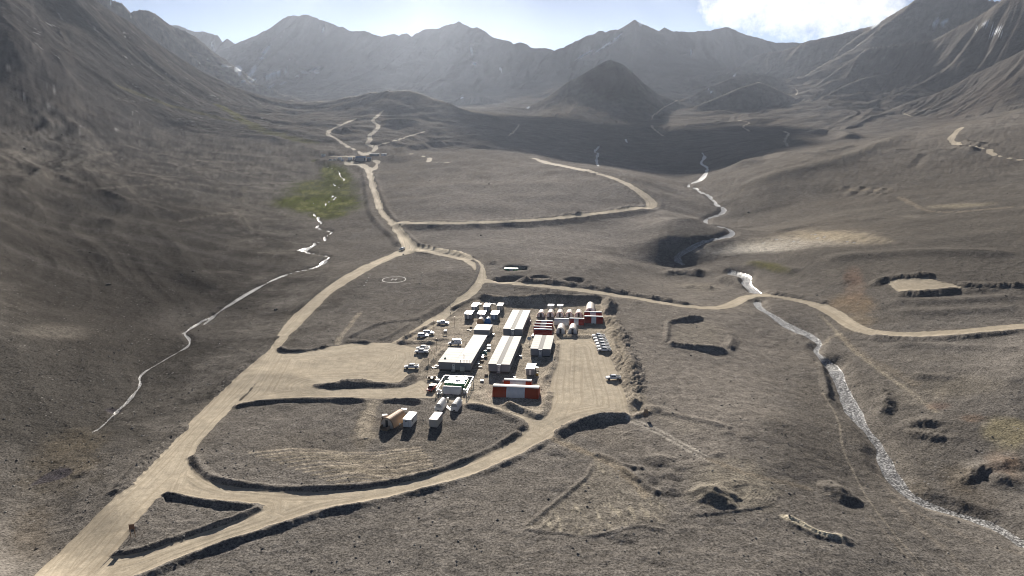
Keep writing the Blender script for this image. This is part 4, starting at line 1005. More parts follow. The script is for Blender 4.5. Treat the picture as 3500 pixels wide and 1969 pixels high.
M = dict(
    roof=paint('white_roof_sheet', (.43, .415, .39), .65, .4, .08), roof2=paint('grey_roof_strip', (.19, .185, .178), .7, .3, .05), wall=paint('blue_grey_wall_panel', (.20, .215, .245), .55, .25),
    wallw=paint('off_white_wall_panel', (.42, .41, .39), .55, .3), white=paint('white_paint', (.80, .79, .77), .38, .15), whiteg=paint('glossy_white_roof', (.84, .84, .84), .22, .1, .8),
    beige=paint('beige_container_paint', (.52, .48, .42), .5, .35), door=paint('light_door', (.66, .66, .65), .4), dark=paint('dark_metal', (.04, .04, .045), .5), navy=paint('navy_trim', (.03, .045, .10), .45),
    red=fabric('red_tent_fabric', (.34, .028, .018), .55), redo=fabric('orange_red_tent_fabric', (.40, .06, .018), .6), tentw=fabric('white_tent_fabric', (.74, .73, .72), .6), pinkw=fabric('cream_tent_fabric', (.76, .68, .60), .6),
    orange=fabric('tan_orange_tent_fabric', (.62, .40, .24), .6), blue=fabric('blue_tent_fabric', (.02, .16, .45), .5), green=paint('green_paint', (.03, .20, .09), .5), glass=glassm(), tyre=paint('black_rubber', (.018, .018, .018), .8),
    rim=paint('grey_wheel_rim', (.30, .30, .31), .4, .2, .5, .6), carw=paint('white_car_paint', (.80, .81, .82), .2, .12, .7), carr=paint('red_car_paint', (.42, .02, .02), .25), lamp=paint('lamp_lens', (.7, .68, .62), .15, .05), tail=paint('tail_lens', (.35, .01, .01), .2),
    steel=paint('galvanised_steel', (.45, .46, .47), .38, .2, .5, .5), wood=paint('weathered_wood', (.27, .19, .12), .8, .5), roofblue=paint('blue_grey_roof', (.14, .20, .30), .4, .25), mark=paint('limewashed_stones', (.48, .465, .43), .85, .4),
    rock=paint('boulder_rock', (.12, .11, .10), .9, .6), rockl=paint('pale_boulder_rock', (.33, .31, .29), .9, .5), yellow=paint('yellow_paint', (.55, .38, .05), .5), sign=paint('brown_sign_board', (.17, .09, .06), .6), teal=paint('teal_paint', (.10, .32, .30), .35))

def mk(name, v, f, mat, parent=None, loc=(0, 0, 0), rz=0.0, smooth=False):
    me = bpy.data.meshes.new(name); me.from_pydata([tuple(map(float, p)) for p in v], [], f)
    me.materials.append(M[mat])
    if smooth:
        for p in me.polygons: p.use_smooth = True
    o = bpy.data.objects.new(name, me); C.objects.link(o)
    o.parent = parent; o.location = loc; o.rotation_euler = (0, 0, rz)
    return o
BF = [(0, 3, 2, 1), (4, 5, 6, 7), (0, 1, 5, 4), (1, 2, 6, 5), (2, 3, 7, 6), (3, 0, 4, 7)]
def boxv(x0, x1, y0, y1, z0, z1):
    return [(x0, y0, z0), (x1, y0, z0), (x1, y1, z0), (x0, y1, z0), (x0, y0, z1), (x1, y0, z1), (x1, y1, z1), (x0, y1, z1)]
_cache = {}
def bx(name, mat, parent, x0, x1, y0, y1, z0, z1):
    """box part; alike boxes share their mesh"""
    k = (name, mat, round(x1 - x0, 3), round(y1 - y0, 3), round(z1 - z0, 3))
    if k in _cache:
        o = bpy.data.objects.new(name, _cache[k]); C.objects.link(o); o.parent = parent
    else:
        b = min(x1 - x0, y1 - y0, z1 - z0) * .08
        bm = bmesh.new()
        vs_ = [bm.verts.new(p) for p in boxv(0, x1 - x0, 0, y1 - y0, 0, z1 - z0)]
        for f in BF: bm.faces.new([vs_[i] for i in f])
        if b > .004: bmesh.ops.bevel(bm, geom=list(bm.edges), offset=min(b, .06), segments=1, affect='EDGES')
        me = bpy.data.meshes.new(name); bm.to_mesh(me); bm.free(); me.materials.append(M[mat]); _cache[k] = me
        o = bpy.data.objects.new(name, me); C.objects.link(o); o.parent = parent
    o.location = (x0, y0, z0)
    return o
def cyl(name, mat, parent, c, r, h, axis='z', n=12, r2=None):
    r2 = r if r2 is None else r2; v = []; f = []
    for k, (t, rr) in enumerate(((0, r), (h, r2))):
        for i in range(n):
            a = 2 * math.pi * i / n; p, q = rr * math.cos(a), rr * math.sin(a)
            v.append({'z': (p, q, t), 'x': (t, p, q), 'y': (q, t, p)}[axis])
    for i in range(n): f.append((i, (i + 1) % n, n + (i + 1) % n, n + i))
    f.append(tuple(range(n))[::-1]); f.append(tuple(range(n, 2 * n)))
    o = mk(name, v, f, mat, parent, c)
    for i, p in enumerate(o.data.polygons): p.use_smooth = i < n
    return o
def empty(name, loc, rz, label, cat, group=None):
    o = bpy.data.objects.new(name, None); C.objects.link(o); o.empty_display_size = .5
    o.location = loc; o.rotation_euler = (0, 0, rz); tag(o, label, cat, group)
    return o
def wxy(x, y): return unproj([(x, y)])[0]
YAW = R(-7.5)           # the camp grid runs a little to the right of the view
def foot(x, y, w=0, l=0, rz=0):
    """ground height under a footprint whose front left corner is (x, y)"""
    ca, sa = math.cos(rz), math.sin(rz); hs = []
    for a in (0, .5, 1):
        for b in (0, .5, 1):
            hs.append(gz(x + ca * w * a - sa * l * b, y + sa * w * a + ca * l * b))
    return max(np.percentile(hs, 60), 0 * hs[0])

# ------------------------------------------------------------------ modular buildings
def roof_panels(root, x0, x1, y0, y1, z, n, mat='roof', name='roof_panel', lip=.12):
    s = (y1 - y0) / n
    for i in range(n):
        bx(name, mat, root, x0, x1, y0 + i * s + .04, y0 + (i + 1) * s - .04, z, z + lip)
def windows(root, x, side, y0, y1, n, z=1.5):
    for i in range(n):
        y = y0 + (i + .5) * (y1 - y0) / n
        w = bx('window', 'white', root, x - .05 if side < 0 else x, x if side < 0 else x + .05, y - .55, y + .55, z, z + .95)
        bx('pane', 'glass', w, (-.02 if side < 0 else .035), (.015 if side < 0 else .07), .08, 1.02, .08, .87)
def door(root, x, z0=.25, w=.95, h=2.05):
    d = bx('door', 'door', root, x - w / 2, x + w / 2, -.09, 0, z0, z0 + h)
    bx('window', 'dark', d, w * .36, w * .64, -.02, .02, h * .68, h * .84); bx('handle', 'dark', d, w * .8, w * .9, -.05, 0, h * .48, h * .54)
    bx('step', 'steel', root, x - w * .7, x + w * .7, -1.0, -.1, -.2, z0 - .03)
def long_house(name, label, FL, FR, BL, H=2.9, wallm='wall', corridor=True, wing=None, nmod=None):
    a, b, c = wxy(*FL), wxy(*FR), wxy(*BL)
    W_ = math.hypot(*(b - a)); L_ = math.hypot(*(c - a)); rz = YAW
    z = foot(a[0], a[1], W_, L_, rz)
    root = empty(name, (a[0], a[1], z), rz, label, 'building')
    n = nmod or max(2, round(L_ / 2.9))
    if wing:
        wl_, wn = wing
        bx('wall', wallm, root, -wn, -.004, 0, wl_, .15, H - .04); bx('plinth', 'dark', root, -wn + .25, -.1, .25, wl_ - .25, -1.0, .15)
        roof_panels(root, -wn - .15, -.03, -.15, wl_ + .15, H, max(2, round(wl_ / 2.9)))
    bx('wall', wallm, root, 0, W_, 0, L_, .15, H - .04)
    bx('plinth', 'dark', root, .25, W_ - .25, .25, L_ - .25, -1.0, .15)
    if corridor:
        m, k = W_ / 2, .85
        roof_panels(root, -.15, m - k, -.15, L_ + .15, H, n); roof_panels(root, m + k, W_ + .15, -.15, L_ + .15, H, n)
        bx('corridor_roof', 'roof2', root, m - k + .02, m + k - .02, -.1, L_ + .1, H - .1, H + .04)
        bx('canopy', 'navy', root, m - .75, m + .75, -.5, -.12, H - .22, H - .02)
        bx('gutter', 'navy', root, m + k - .06, m + k + .04, -.32, -.16, .3, H - .25)
        door(root, m)
    else:
        roof_panels(root, (0 if wing else -.15), W_ + .15, -.15, L_ + .15, H, n)
    bx('roof_edge', 'navy', root, (-wing[1] if wing else 0) - .1, W_ + .1, -.14, -.06, H - .1, H - .01)
    windows(root, W_, 1, 0, L_, n); windows(root, 0, -1, wing[0] if wing else 0, L_, n if not wing else max(2, n // 2))
    return root, W_, L_, H
lb, W_, L_, H = long_house('modular_building', 'largest L-shaped white-roofed modular building behind the framed tank yard', (1556, 1271), (1610, 1271), (1613.6, 1166), corridor=False, wing=(17.5, 6.3))
door(lb, -.6); bx('cabinet', 'wallw', lb, 1.9, 3.6, -.7, -.1, -.1, 1.7)
for x in (1.9, 3.2, 4.3, 5.4):
    p_ = cyl('vent_pipe', 'dark', lb, (min(x, W_ - .4), .7, H), .1, .9, n=8); cyl('cowl', 'dark', p_, (0, 0, .9), .2, .14, n=8)
p_ = cyl('vent_pipe', 'dark', lb, (W_ * .35, 6.5, H), .1, 1.2, n=8); cyl('cowl', 'dark', p_, (0, 0, 1.2), .2, .14, n=8)
cyl('roof_vent', 'green', lb, (-4.6, 3.9, H + .12), .45, .6, r2=.08, n=10)
long_house('modular_building', 'long white twin-row building between the L-shaped building and the front red tents', (1669.5, 1276), (1742, 1276), (1712, 1169))
long_house('modular_building', 'long white twin-row building farther back, behind the one with blue canopy nearer', (1720, 1149), (1785, 1149), (1746, 1079))
long_house('modular_building', 'shorter white twin-row building in front of the stacked red tents', (1813, 1219), (1881, 1219), (1829, 1168))
long_house('modular_building', 'small white flat-roofed building directly behind the L-shaped building', (1619, 1151), (1673, 1151), (1632, 1129), corridor=False)

# ------------------------------------------------------------------ cabins and containers
def box_unit(name, label, cat, base, w, l, h, rz, wallm, roofm, group=None, doors=True, ribs=True, overhang=.06, win=False):
    p = wxy(*base); z = foot(p[0], p[1], w, l, rz)
    r = empty(name, (p[0], p[1], z), rz, label, cat, group)
    bx('wall', wallm, r, 0, w, 0, l, .12, h - .02); bx('skid', 'dark', r, .2, .45, .1, l - .1, -.6, .12); bx('skid', 'dark', r, w - .45, w - .2, .1, l - .1, -.6, .12)
    bx('roof', roofm, r, -overhang, w + overhang, -overhang, l + overhang, h, h + .1)
    if ribs:
        nr = int(l / .62)
        for i in range(nr):
            y = (i + .5) * l / nr
            bx('rib', wallm, r, w + .003, w + .04, y - .1, y + .1, .2, h - .1)
    if doors:
        for i, x in enumerate((w * .05, w * .51)):
            d = bx('door_leaf', wallm, r, x, x + w * .44, -.05, -.003, .25, h - .15); bx('lock_rod', 'steel', d, w * .2, w * .23, -.04, 0, .05, h - .5)
    else:
        bx('door', 'door', r, w * .38, w * .62, -.06, -.003, .2, 2.15)
    return r
CY = R(-11)
c1 = box_unit('shipping_container', 'bright white container with dark emblem, beside the orange tent', 'container', (1377.8, 1461.7), 2.5, 5.8, 2.55, CY, 'white', 'white')
bx('emblem', 'roof2', c1, .75, 1.05, -.075, -.055, 1.75, 2.2); bx('emblem', 'roof2', c1, 1.15, 1.4, -.075, -.055, 1.8, 2.2); bx('emblem', 'roof2', c1, 2.545, 2.56, 1.2, 1.7, 1.3, 2.0); bx('emblem', 'roof2', c1, 2.545, 2.56, 2.0, 2.3, 1.5, 2.0)
box_unit('shipping_container', 'beige container with pinkish roof right in front of the white tank units', 'container', (1467, 1462), 2.5, 5.8, 2.55, CY, 'beige', 'pinkw')
for i, (fx, lab) in enumerate([(1588, 'glinting white-roofed cabin, leftmost of the front row of three'), (1632, 'glinting white-roofed cabin, middle of the front row of three'), (1677.5, 'glinting white-roofed cabin, rightmost of the front row of three')]):
    c = box_unit('cabin', lab, 'cabin', (fx, 1093), 3.2, 6.0, 2.7, YAW, 'wall', 'whiteg', 'cabins in two rows of three', doors=False, ribs=False, overhang=.15)
    bx('lamp_post', 'steel', c, 1.35, 1.5, -.14, -.07, .3, 2.5)
for i, (fx, by, wm, rm, lab) in enumerate([(1612, 1066, 'wall', 'whiteg', 'grey-walled white-roofed cabin, leftmost of the back row'), (1653, 1066, 'wall', 'whiteg', 'grey-walled white-roofed cabin, middle of the back row'), (1698, 1065, 'wallw', 'pinkw', 'cream cabin at the right end of the back row')]):
    box_unit('cabin', lab, 'cabin', (fx, by), 2.6, 6.0, 2.6, YAW, wm, rm, 'cabins in two rows of three', doors=False, ribs=False, overhang=.12)
c = box_unit('cabin', 'small lone cabin standing behind the two front red tents', 'cabin', (1798, 1285), 3.0, 6.0, 2.6, YAW, 'wall', 'white', doors=False, ribs=False, overhang=.15)
box_unit('cabin', 'small white-roofed box behind the second arched tent of the row', 'cabin', (1872, 1062), 2.9, 3.4, 2.3, YAW, 'wallw', 'whiteg', 'small boxes behind the arched tents', doors=False, ribs=False, overhang=.12)
box_unit('cabin', 'small cream-roofed box behind the third arched tent of the row', 'cabin', (1905, 1062), 2.6, 3.0, 2.3, YAW, 'wallw', 'pinkw', 'small boxes behind the arched tents', doors=False, ribs=False, overhang=.12)
pc = box_unit('long_container', 'long white-roofed container with green side lying in a dug pit', 'container', (1724, 921), 8.0, 2.4, 2.3, R(-1), 'green', 'whiteg', doors=False, ribs=False)
for i in range(10): bx('rib', 'green', pc, .3 + i * .78, .5 + i * .78, -.045, -.004, .2, 2.1)

# tank units: white bin with barrel-vaulted tank on top
def arch(n, w, h, base=0.0, flat=1.0):
    return [(-w / 2 * math.cos(math.pi * i / n), base + h * math.sin(math.pi * i / n) ** flat) for i in range(n + 1)]
def vault(name, mat, parent, prof, y0, y1, smooth=True, segs=1):
    v = []; f = []; n = len(prof)
    for k in range(segs + 1):
        y = y0 + (y1 - y0) * k / segs
        v += [(x, y, z) for x, z in prof]
    for k in range(segs):
        for i in range(n - 1): f.append((k * n + i, k * n + i + 1, (k + 1) * n + i + 1, (k + 1) * n + i))
    return mk(name, v, f, mat, parent, smooth=smooth)
def wall_end(name, mat, parent, prof, y, flip=False):
    v = [(x, y, z) for x, z in prof]; idx_ = list(range(len(v)))
    return mk(name, v, [tuple(idx_[::-1] if flip else idx_)], mat, parent)
for fx, lab in ((1485, 'white tank unit with vaulted top and a ladder, directly behind the beige container'), (1539, 'white vaulted tank unit right of its twin, casting a rounded shadow')):
    p = wxy(fx, 1406); z = foot(p[0], p[1], 2.4, 6, CY)
    r = empty('tank_unit', (p[0], p[1], z), CY, lab, 'tank', 'vaulted tank units')
    bx('bin', 'white', r, 0, 2.4, 0, 6, .1, 1.5); bx('skid', 'dark', r, .2, .5, .1, 5.9, -.6, .1); bx('skid', 'dark', r, 1.9, 2.2, .1, 5.9, -.6, .1)
    pr = [(1.2 + x, zz) for x, zz in arch(12, 2.1, 1.15, 1.5)]
    vt = vault('tank_shell', 'tentw', r, pr, .35, 5.9); wall_end('end_cap', 'wallw', r, pr, .36); wall_end('end_cap', 'wallw', r, pr, 5.89, True)
    for y in (1.5, 2.9, 4.3): cyl('hatch', 'white', r, (1.2, y, 2.6), .25, .14, n=10)
    bx('vent_grille', 'dark', r, .9, 1.6, -.03, -.003, .25, .6)
lad = empty('ladder', tuple(at('p', 1528, 1396)), R(28), 'leaning metal ladder on the ground between the two tank units', 'ladder')
for x in (0, .55): bx('rail', 'steel', lad, x, x + .07, -2.6, 2.6, .25, .33)
for i in range(12): bx('rung', 'steel', lad, .075, .545, -2.4 + i * .42, -2.33 + i * .42, .27, .32)

# ------------------------------------------------------------------ arched tents
def tent(name, label, base, w, l, h, rz, bands, front=True, doorm='dark', group=None, endm='tentw', trim=None, ribs=0, cat='tent', ridge=None):
    """axis along local y, front end at y = 0; base = pixel of the front centre"""
    p = wxy(*base) if not isinstance(base, Vector) else base
    z = foot(p[0] - w / 2 * math.cos(rz), p[1] - w / 2 * math.sin(rz), w, l, rz)
    r = empty(name, (p[0], p[1], z - .05), rz, label, cat, group)
    pr = arch(14, w, h, 0, .85)
    for (a, b, mt) in bands:
        vault('fabric_panel', mt, r, pr, a * l, b * l, segs=3)
    e0 = wall_end('end_wall', endm, r, pr, .04); wall_end('end_wall', endm, r, pr, l - .04, True)
    if front:
        bx('door', doorm, r, -.45, .45, -.05, .03, 0, h * .82)
    if trim:
        po = [(x * 1.02, zz * 1.02) for x, zz in pr]
        n = len(pr); v = [(x, -.04, zz) for x, zz in pr] + [(x * 1.07, -.04, zz * 1.07) for x, zz in pr] + [(x * 1.07, .22, zz * 1.07) for x, zz in pr]
        f = [(i, i + 1, n + i + 1, n + i) for i in range(n - 1)] + [(n + i, n + i + 1, 2 * n + i + 1, 2 * n + i) for i in range(n - 1)]
        mk('trim', v, f, trim, r)
    for k in range(ribs):
        y = l * (k + .5) / ribs; po = [(x * 1.025, zz * 1.025) for x, zz in pr]
        vault('rib', bands[0][2], r, po, y - .09, y + .09)
    if ridge:
        q = pr[5:10]; vault('ridge_highlight', ridge, r, [(x * 1.01, zz * 1.012) for x, zz in q], -.02, l + .02)  # white strip along the top paints the sunlit ridge
    for sx in (-1, 1):
        for y in (0.3, l * .5, l - .3):
            bx('guy_block', 'dark', r, sx * (w / 2 + .25) - .12, sx * (w / 2 + .25) + .12, y - .15, y + .15, -.15, .18)
    return r
ords = ['leftmost', 'second from the left', 'middle', 'second from the right', 'rightmost']
for i, x in enumerate((1848.4, 1880.8, 1912.9, 1945.3, 1977.7)):
    tent('arched_tent', ords[i] + ' of the five cream arched tents in a row', (x, 1085), 3.5, 6.2, 2.35, YAW, [(0, 1, 'pinkw')], group='cream arched tents', trim='red')
tent('arched_tent', 'tallest cream arched tent at the right end behind the red tents', (2016.5, 1079), 4.6, 13, 3.6, YAW, [(0, .5, 'pinkw'), (.5, 1, 'pinkw')], group='cream arched tents', trim='tentw')
for x, lab in ((1915.5, 'left one of the two arched tents with dark open doors in front'), (1956.5, 'right one of the two arched tents with dark open doors in front')):
    tent('arched_tent', lab, (x, 1141), 3.7, 7.5, 2.7, YAW, [(0, 1, 'pinkw')], group='cream arched tents', trim='tentw', doorm='dark')
def side_tent(label, px0, px1, py, w, h, bands, ridge='tentw', group='red and white long tents', endm='red'):
    """long side towards the camera: left and right pixel of the near base line"""
    a, b = wxy(px0, py), wxy(px1, py); l = math.hypot(*(b - a)); ang = YAW
    d_ = Vector((math.cos(ang), math.sin(ang))); nrm = Vector((-d_.y, d_.x))
    o = Vector((a[0], a[1])) + nrm * (w / 2)
    r = tent('long_tent', label, Vector((o.x, o.y, 0)), w, l, h, ang - math.pi / 2, bands, front=True, group=group, endm=endm, ridge=ridge, doorm='tentw')
    return r
RWR = lambda m, a=.3, b=.7: [(0, a, m), (a, b, 'tentw'), (b, 1, m)]
side_tent('largest orange-red long tent with white middle, nearest the camera', 1682.5, 1841, 1357, 6.0, 3.4, RWR('redo'))
side_tent('shorter orange-red tent with white middle right behind the largest one', 1721, 1815, 1331, 5.0, 3.1, RWR('redo', .22, .8))
side_tent('dark red tent with white door panel at the far right of the camp', 1997, 2060, 1106, 4.6, 3.0, RWR('red', .38, .64))
side_tent('dark red tent mostly hidden behind the far right red tent', 1996, 2056, 1090, 4.2, 3.0, RWR('red', .34, .68))
side_tent('all white long tent between the red stack and the red-white tent', 1894, 1943, 1112, 4.2, 2.8, [(0, .5, 'tentw'), (.5, 1, 'tentw')], endm='tentw')
side_tent('red and white long tent right of the all white tent', 1946, 1996, 1112, 4.2, 2.8, RWR('red', .3, .62))
for i, (y, x0, x1, lab) in enumerate([(1116, 1830, 1888, 'farthest of the four stacked red and white tents'), (1126, 1826, 1887, 'second farthest of the four stacked red and white tents'), (1136.5, 1823, 1885, 'second nearest of the four stacked red and white tents')]):
    side_tent(lab, x0, x1, y, 3.4, 2.5, RWR('red', .34, .66))
side_tent('nearest of the four stacked red tents, all red with its sunlit ridge painted white', 1824, 1886, 1150, 4.0, 2.9, [(0, 1, 'red')], ridge='whiteg')
a, b = at('k', 305, 600), at('k', 590, 330)
ot = tent('arched_tent', 'tan orange ribbed arched tent with dark doorway, left of the containers', (1280 + 305 / 7.156, 1380 + 600 / 7.156), 4.3, 7.6, 3.0, R(-24), [(0, 1, 'orange')], ribs=9, endm='beige', trim='wood')
def porch(root):
    bx('porch_deck', 'wood', root, -1.2, 1.2, -1.9, -.3, -.1, .35); bx('porch_rail', 'wood', root, -1.25, -1.15, -1.9, -.3, .35, 1.1); bx('porch_rail', 'wood', root, 1.15, 1.25, -1.9, -.3, .35, 1.1)
porch(ot)
for i, (x, y, col, w, lab) in enumerate([(1641, 1108, 'orange', 3.2, 'small tan dome tent peeking over the small flat-roofed building'), (1666, 1107, 'blue', 2.9, 'small blue and white dome tent behind the flat-roofed building')]):
    r = tent('dome_tent', lab, (x, y), w, 3.2, 2.6, YAW, [(0, .4, col if col == 'orange' else 'blue'), (.4, 1, 'pinkw' if col == 'orange' else 'tentw')], endm=col, front=False)

# ------------------------------------------------------------------ framed tank yard
p = wxy(1491, 1348); rz = YAW; z = foot(p[0], p[1], 10, 10, rz)
yw = 10.4; yl = 12.6
fr = empty('pipe_frame', (p[0], p[1], z), rz, 'white pipe frame standing round the green-sided tanks', 'frame')
for x in (0, yw):
    bx('beam', 'white', fr, x - .09, x + .09, 0, yl, 2.1, 2.3)
    for y in (0, yl * .33, yl * .66, yl): bx('post', 'white', fr, x - .1, x + .1, y - .1, y + .1, -.3, 2.1)
    bx('lower_rail', 'white', fr, x - .07, x + .07, .15, yl * .7, 1.0, 1.15)
bx('beam', 'white', fr, .15, 4.6, yl - .12, yl + .12, 2.13, 2.38); bx('beam', 'white', fr, 7.0, yw - .15, yl - .12, yl + .12, 2.13, 2.38); bx('beam', 'steel', fr, 4.62, 6.98, yl - .1, yl + .1, 2.2, 2.3)
def yard(x, y): 
    ca, sa = math.cos(rz), math.sin(rz)
    return (p[0] + ca * x - sa * y, p[1] + sa * x + ca * y)
for i, (y, x0, x1, lab) in enumerate([(9.6, 2.0, 8.4, 'rear white-topped green tank inside the pipe frame'), (6.0, 1.6, 8.3, 'middle white-topped green tank inside the pipe frame')]):
    q = yard(x0, y)
    t_ = empty('green_tank', (q[0], q[1], z), rz, lab, 'tank', 'green tanks in the frame')
    bx('body', 'green', t_, 0, x1 - x0, 0, 2.0, -.3, 2.0); bx('lid', 'whiteg', t_, -.1, x1 - x0 + .1, -.1, 2.1, 2.02, 2.14)
    for k in range(3): cyl('filler_cap', 'white', t_, (1 + k * 2.0, 1.0, 2.15), .28, .2, n=10)
    for k in range(6): bx('rib', 'green', t_, .3 + k * 1.1, .45 + k * 1.1, -.06, -.004, .1, 1.9)
q = yard(5.0, 8.0); t_ = empty('pump_box', (q[0], q[1], z), rz, 'bright white box bridging the two green tanks', 'box'); bx('body', 'whiteg', t_, 0, 1.2, .1, 1.5, -.3, 2.5); bx('lid', 'white', t_, -.05, 1.25, .05, 1.55, 2.5, 2.6)
q = yard(8.9, 8.0); t_ = empty('green_screen', (q[0], q[1], z), rz, 'dark green screen wall right of the green tanks', 'screen'); bx('panel', 'green', t_, 0, .12, -4.2, 3.2, -.2, 1.95); bx('post', 'dark', t_, 0, .1, -4.35, -4.21, -.3, 2.1); bx('post', 'dark', t_, 0, .1, 3.21, 3.35, -.3, 2.1)
q = yard(1.9, .3)
ft = tent('white_tent', 'white vaulted tent with steel straps at the front of the pipe frame', Vector((q[0] + 2.2 * math.sin(-rz) * 0 - math.sin(rz) * 2.2, q[1] + math.cos(rz) * 2.2, 0)), 3.2, 6.2, 2.3, rz - math.pi / 2, [(0, .33, 'tentw'), (.33, .66, 'tentw'), (.66, 1, 'tentw')], endm='tentw', ribs=3, front=False)
for x, y, lab in ((1.0, 1.0, 'white pump cluster at the front left corner of the pipe frame'), (9.4, 2.6, 'white pump cluster at the front right corner of the pipe frame')):
    q = yard(x, y); t_ = empty('pump_set', (q[0], q[1], gz(*q)), rz, lab, 'pump')
    bx('skid', 'steel', t_, -.7, .7, -.5, .5, 0, .2); cyl('vessel', 'white', t_, (-.3, 0, .2), .35, 1.3); cyl('vessel', 'white', t_, (.4, .1, .2), .25, 1.0); cyl('pipe', 'steel', t_, (-.9, -.3, .6), .07, 1.9, 'x', 8)

# ------------------------------------------------------------------ vehicles
def extr(prof, y0, y1, inset=None):
    n = len(prof); v = [(x, y0, z) for x, z in prof] + [(x, y1, z) for x, z in prof]
    f = [tuple(range(n)), tuple(range(2 * n - 1, n - 1, -1))] + [(i, n + i, n + (i + 1) % n, (i + 1) % n) for i in range(n)]
    return v, f
def loft(lo, hi):
    n = len(lo); v = lo + hi
    return v, [tuple(range(n))[::-1], tuple(range(n, 2 * n))] + [(i, (i + 1) % n, n + (i + 1) % n, n + i) for i in range(n)]
def build_vehicle(kind, col='carw', rack=True):
    """front towards -x, centred, wheels on z = 0; returns the parts as (name, mesh, parent index)"""
    parts = []
    def add(name, v, f, mat, par=-1, smooth=False):
        me = bpy.data.meshes.new(name); me.from_pydata([tuple(map(float, p)) for p in v], [], f); me.materials.append(M[mat])
        bm = bmesh.new(); bm.from_mesh(me); bmesh.ops.recalc_face_normals(bm, faces=bm.faces)
        if name in ('body', 'cab'): bmesh.ops.bevel(bm, geom=list(bm.edges), offset=.05, segments=2, affect='EDGES')
        bm.to_mesh(me); bm.free()
        parts.append((name, me, par)); return len(parts) - 1
    if kind == 'pickup':
        body = [(-2.65, .45), (-2.65, .85), (-2.55, 1.02), (-1.25, 1.12), (.85, 1.15), (2.65, 1.12), (2.65, .5), (2.1, .42), (-2.1, .42)]
        cab = (-1.35, .95, -.65, .75, 1.82)
    elif kind == 'suv':
        body = [(-2.4, .45), (-2.4, .85), (-2.25, 1.0), (-1.1, 1.1), (2.2, 1.12), (2.35, .9), (2.35, .5), (2.0, .4), (-2.0, .4)]
        cab = (-1.2, 2.25, -.45, 2.0, 1.8)
    else:
        body = [(-2.6, .45), (-2.6, .9), (-2.45, 1.1), (-1.5, 1.25), (2.7, 1.3), (2.7, .5), (2.2, .42), (-2.2, .42)]
        cab = (-1.6, 2.68, -.9, 2.6, 2.45)
    b = add('body', *extr(body, -.92, .92), col)
    x0, x1, t0, t1, top = cab; zb = 1.11
    lo = [(x0, -.88, zb), (x1, -.88, zb), (x1, .88, zb), (x0, .88, zb)]; hi = [(t0, -.70, top), (t1, -.70, top), (t1, .70, top), (t0, .70, top)]
    c = add('cab', *loft(lo, hi), col)
    def lerp(p, q, t): return tuple(p[i] + (q[i] - p[i]) * t for i in range(3))
    def pane(name, a, b_, d, e, off, par):
        # quad a-b_ (bottom), d-e (top), pushed out
        q = [tuple(p[i] + off[i] for i in range(3)) for p in (a, b_, e, d)]
        q2 = [tuple(p[i] - off[i] * .8 for i in range(3)) for p in (a, b_, e, d)]
        add(name, q + q2, [(0, 1, 2, 3), (7, 6, 5, 4), (0, 4, 5, 1), (1, 5, 6, 2), (2, 6, 7, 3), (3, 7, 4, 0)], 'glass', par)
    L = lambda i, j, s, t: lerp(lerp(lo[i], lo[j], s), lerp(hi[i], hi[j], s), t)
    pane('windshield', L(3, 0, .06, .15), L(3, 0, .94, .15), L(3, 0, .08, .9), L(3, 0, .92, .9), (-.03, 0, .012), c)
    pane('rear_window', L(1, 2, .08, .25), L(1, 2, .92, .25), L(1, 2, .1, .85), L(1, 2, .9, .85), (.03, 0, .01), c)
    spans = [(.08, .50), (.54, .94)] if kind == 'pickup' else ([(.06, .34), (.37, .64), (.67, .95)] if kind == 'suv' else [(.06, .26)])
    for i, j, sg in ((0, 1, -1), (2, 3, 1)):
        for s, e in spans:
            if i == 2: s, e = 1 - e, 1 - s
            pane('side_window', L(i, j, s, .14), L(i, j, e, .14), L(i, j, s, .86), L(i, j, e, .86), (0, sg * .025, .008), c)
    def cylv(x, y, r, w, n=14):
        v = [(x + r * math.cos(2 * math.pi * k / n), y + s, .40 + r * math.sin(2 * math.pi * k / n)) for s in (-w / 2, w / 2) for k in range(n)]
        return v, [tuple(range(n)), tuple(range(2 * n - 1, n - 1, -1))] + [(k, n + k, n + (k + 1) % n, (k + 1) % n) for k in range(n)]
    for x in (-1.65, 1.55):
        for y in (-.82, .82):
            w = add('wheel', *cylv(x, y, .40, .26), 'tyre'); add('rim', *cylv(x, y * 1.03, .23, .24), 'rim', w)
    for y in (-.62, .62):
        xf = min(p[0] for p in body); xr = max(p[0] for p in body)
        add('headlight', boxv(xf - .03, xf + .12, y - .2, y + .2, .68, .86), BF, 'lamp', b); add('tail_light', boxv(xr - .1, xr + .03, y - .12 + .14 * (1 if y > 0 else -1), y + .12 + .14 * (1 if y > 0 else -1), .72, 1.0), BF, 'tail', b)
    add('bumper', boxv(xf - .12, xf + .1, -.85, .85, .42, .62), BF, 'dark'); add('bumper', boxv(xr - .05, xr + .12, -.8, .8, .45, .6), BF, 'dark')
    for y in (-1.0, 1.0): add('mirror', boxv(x0 + .25, x0 + .4, y - .1, y + .1, 1.12, 1.3), BF, 'dark', c)
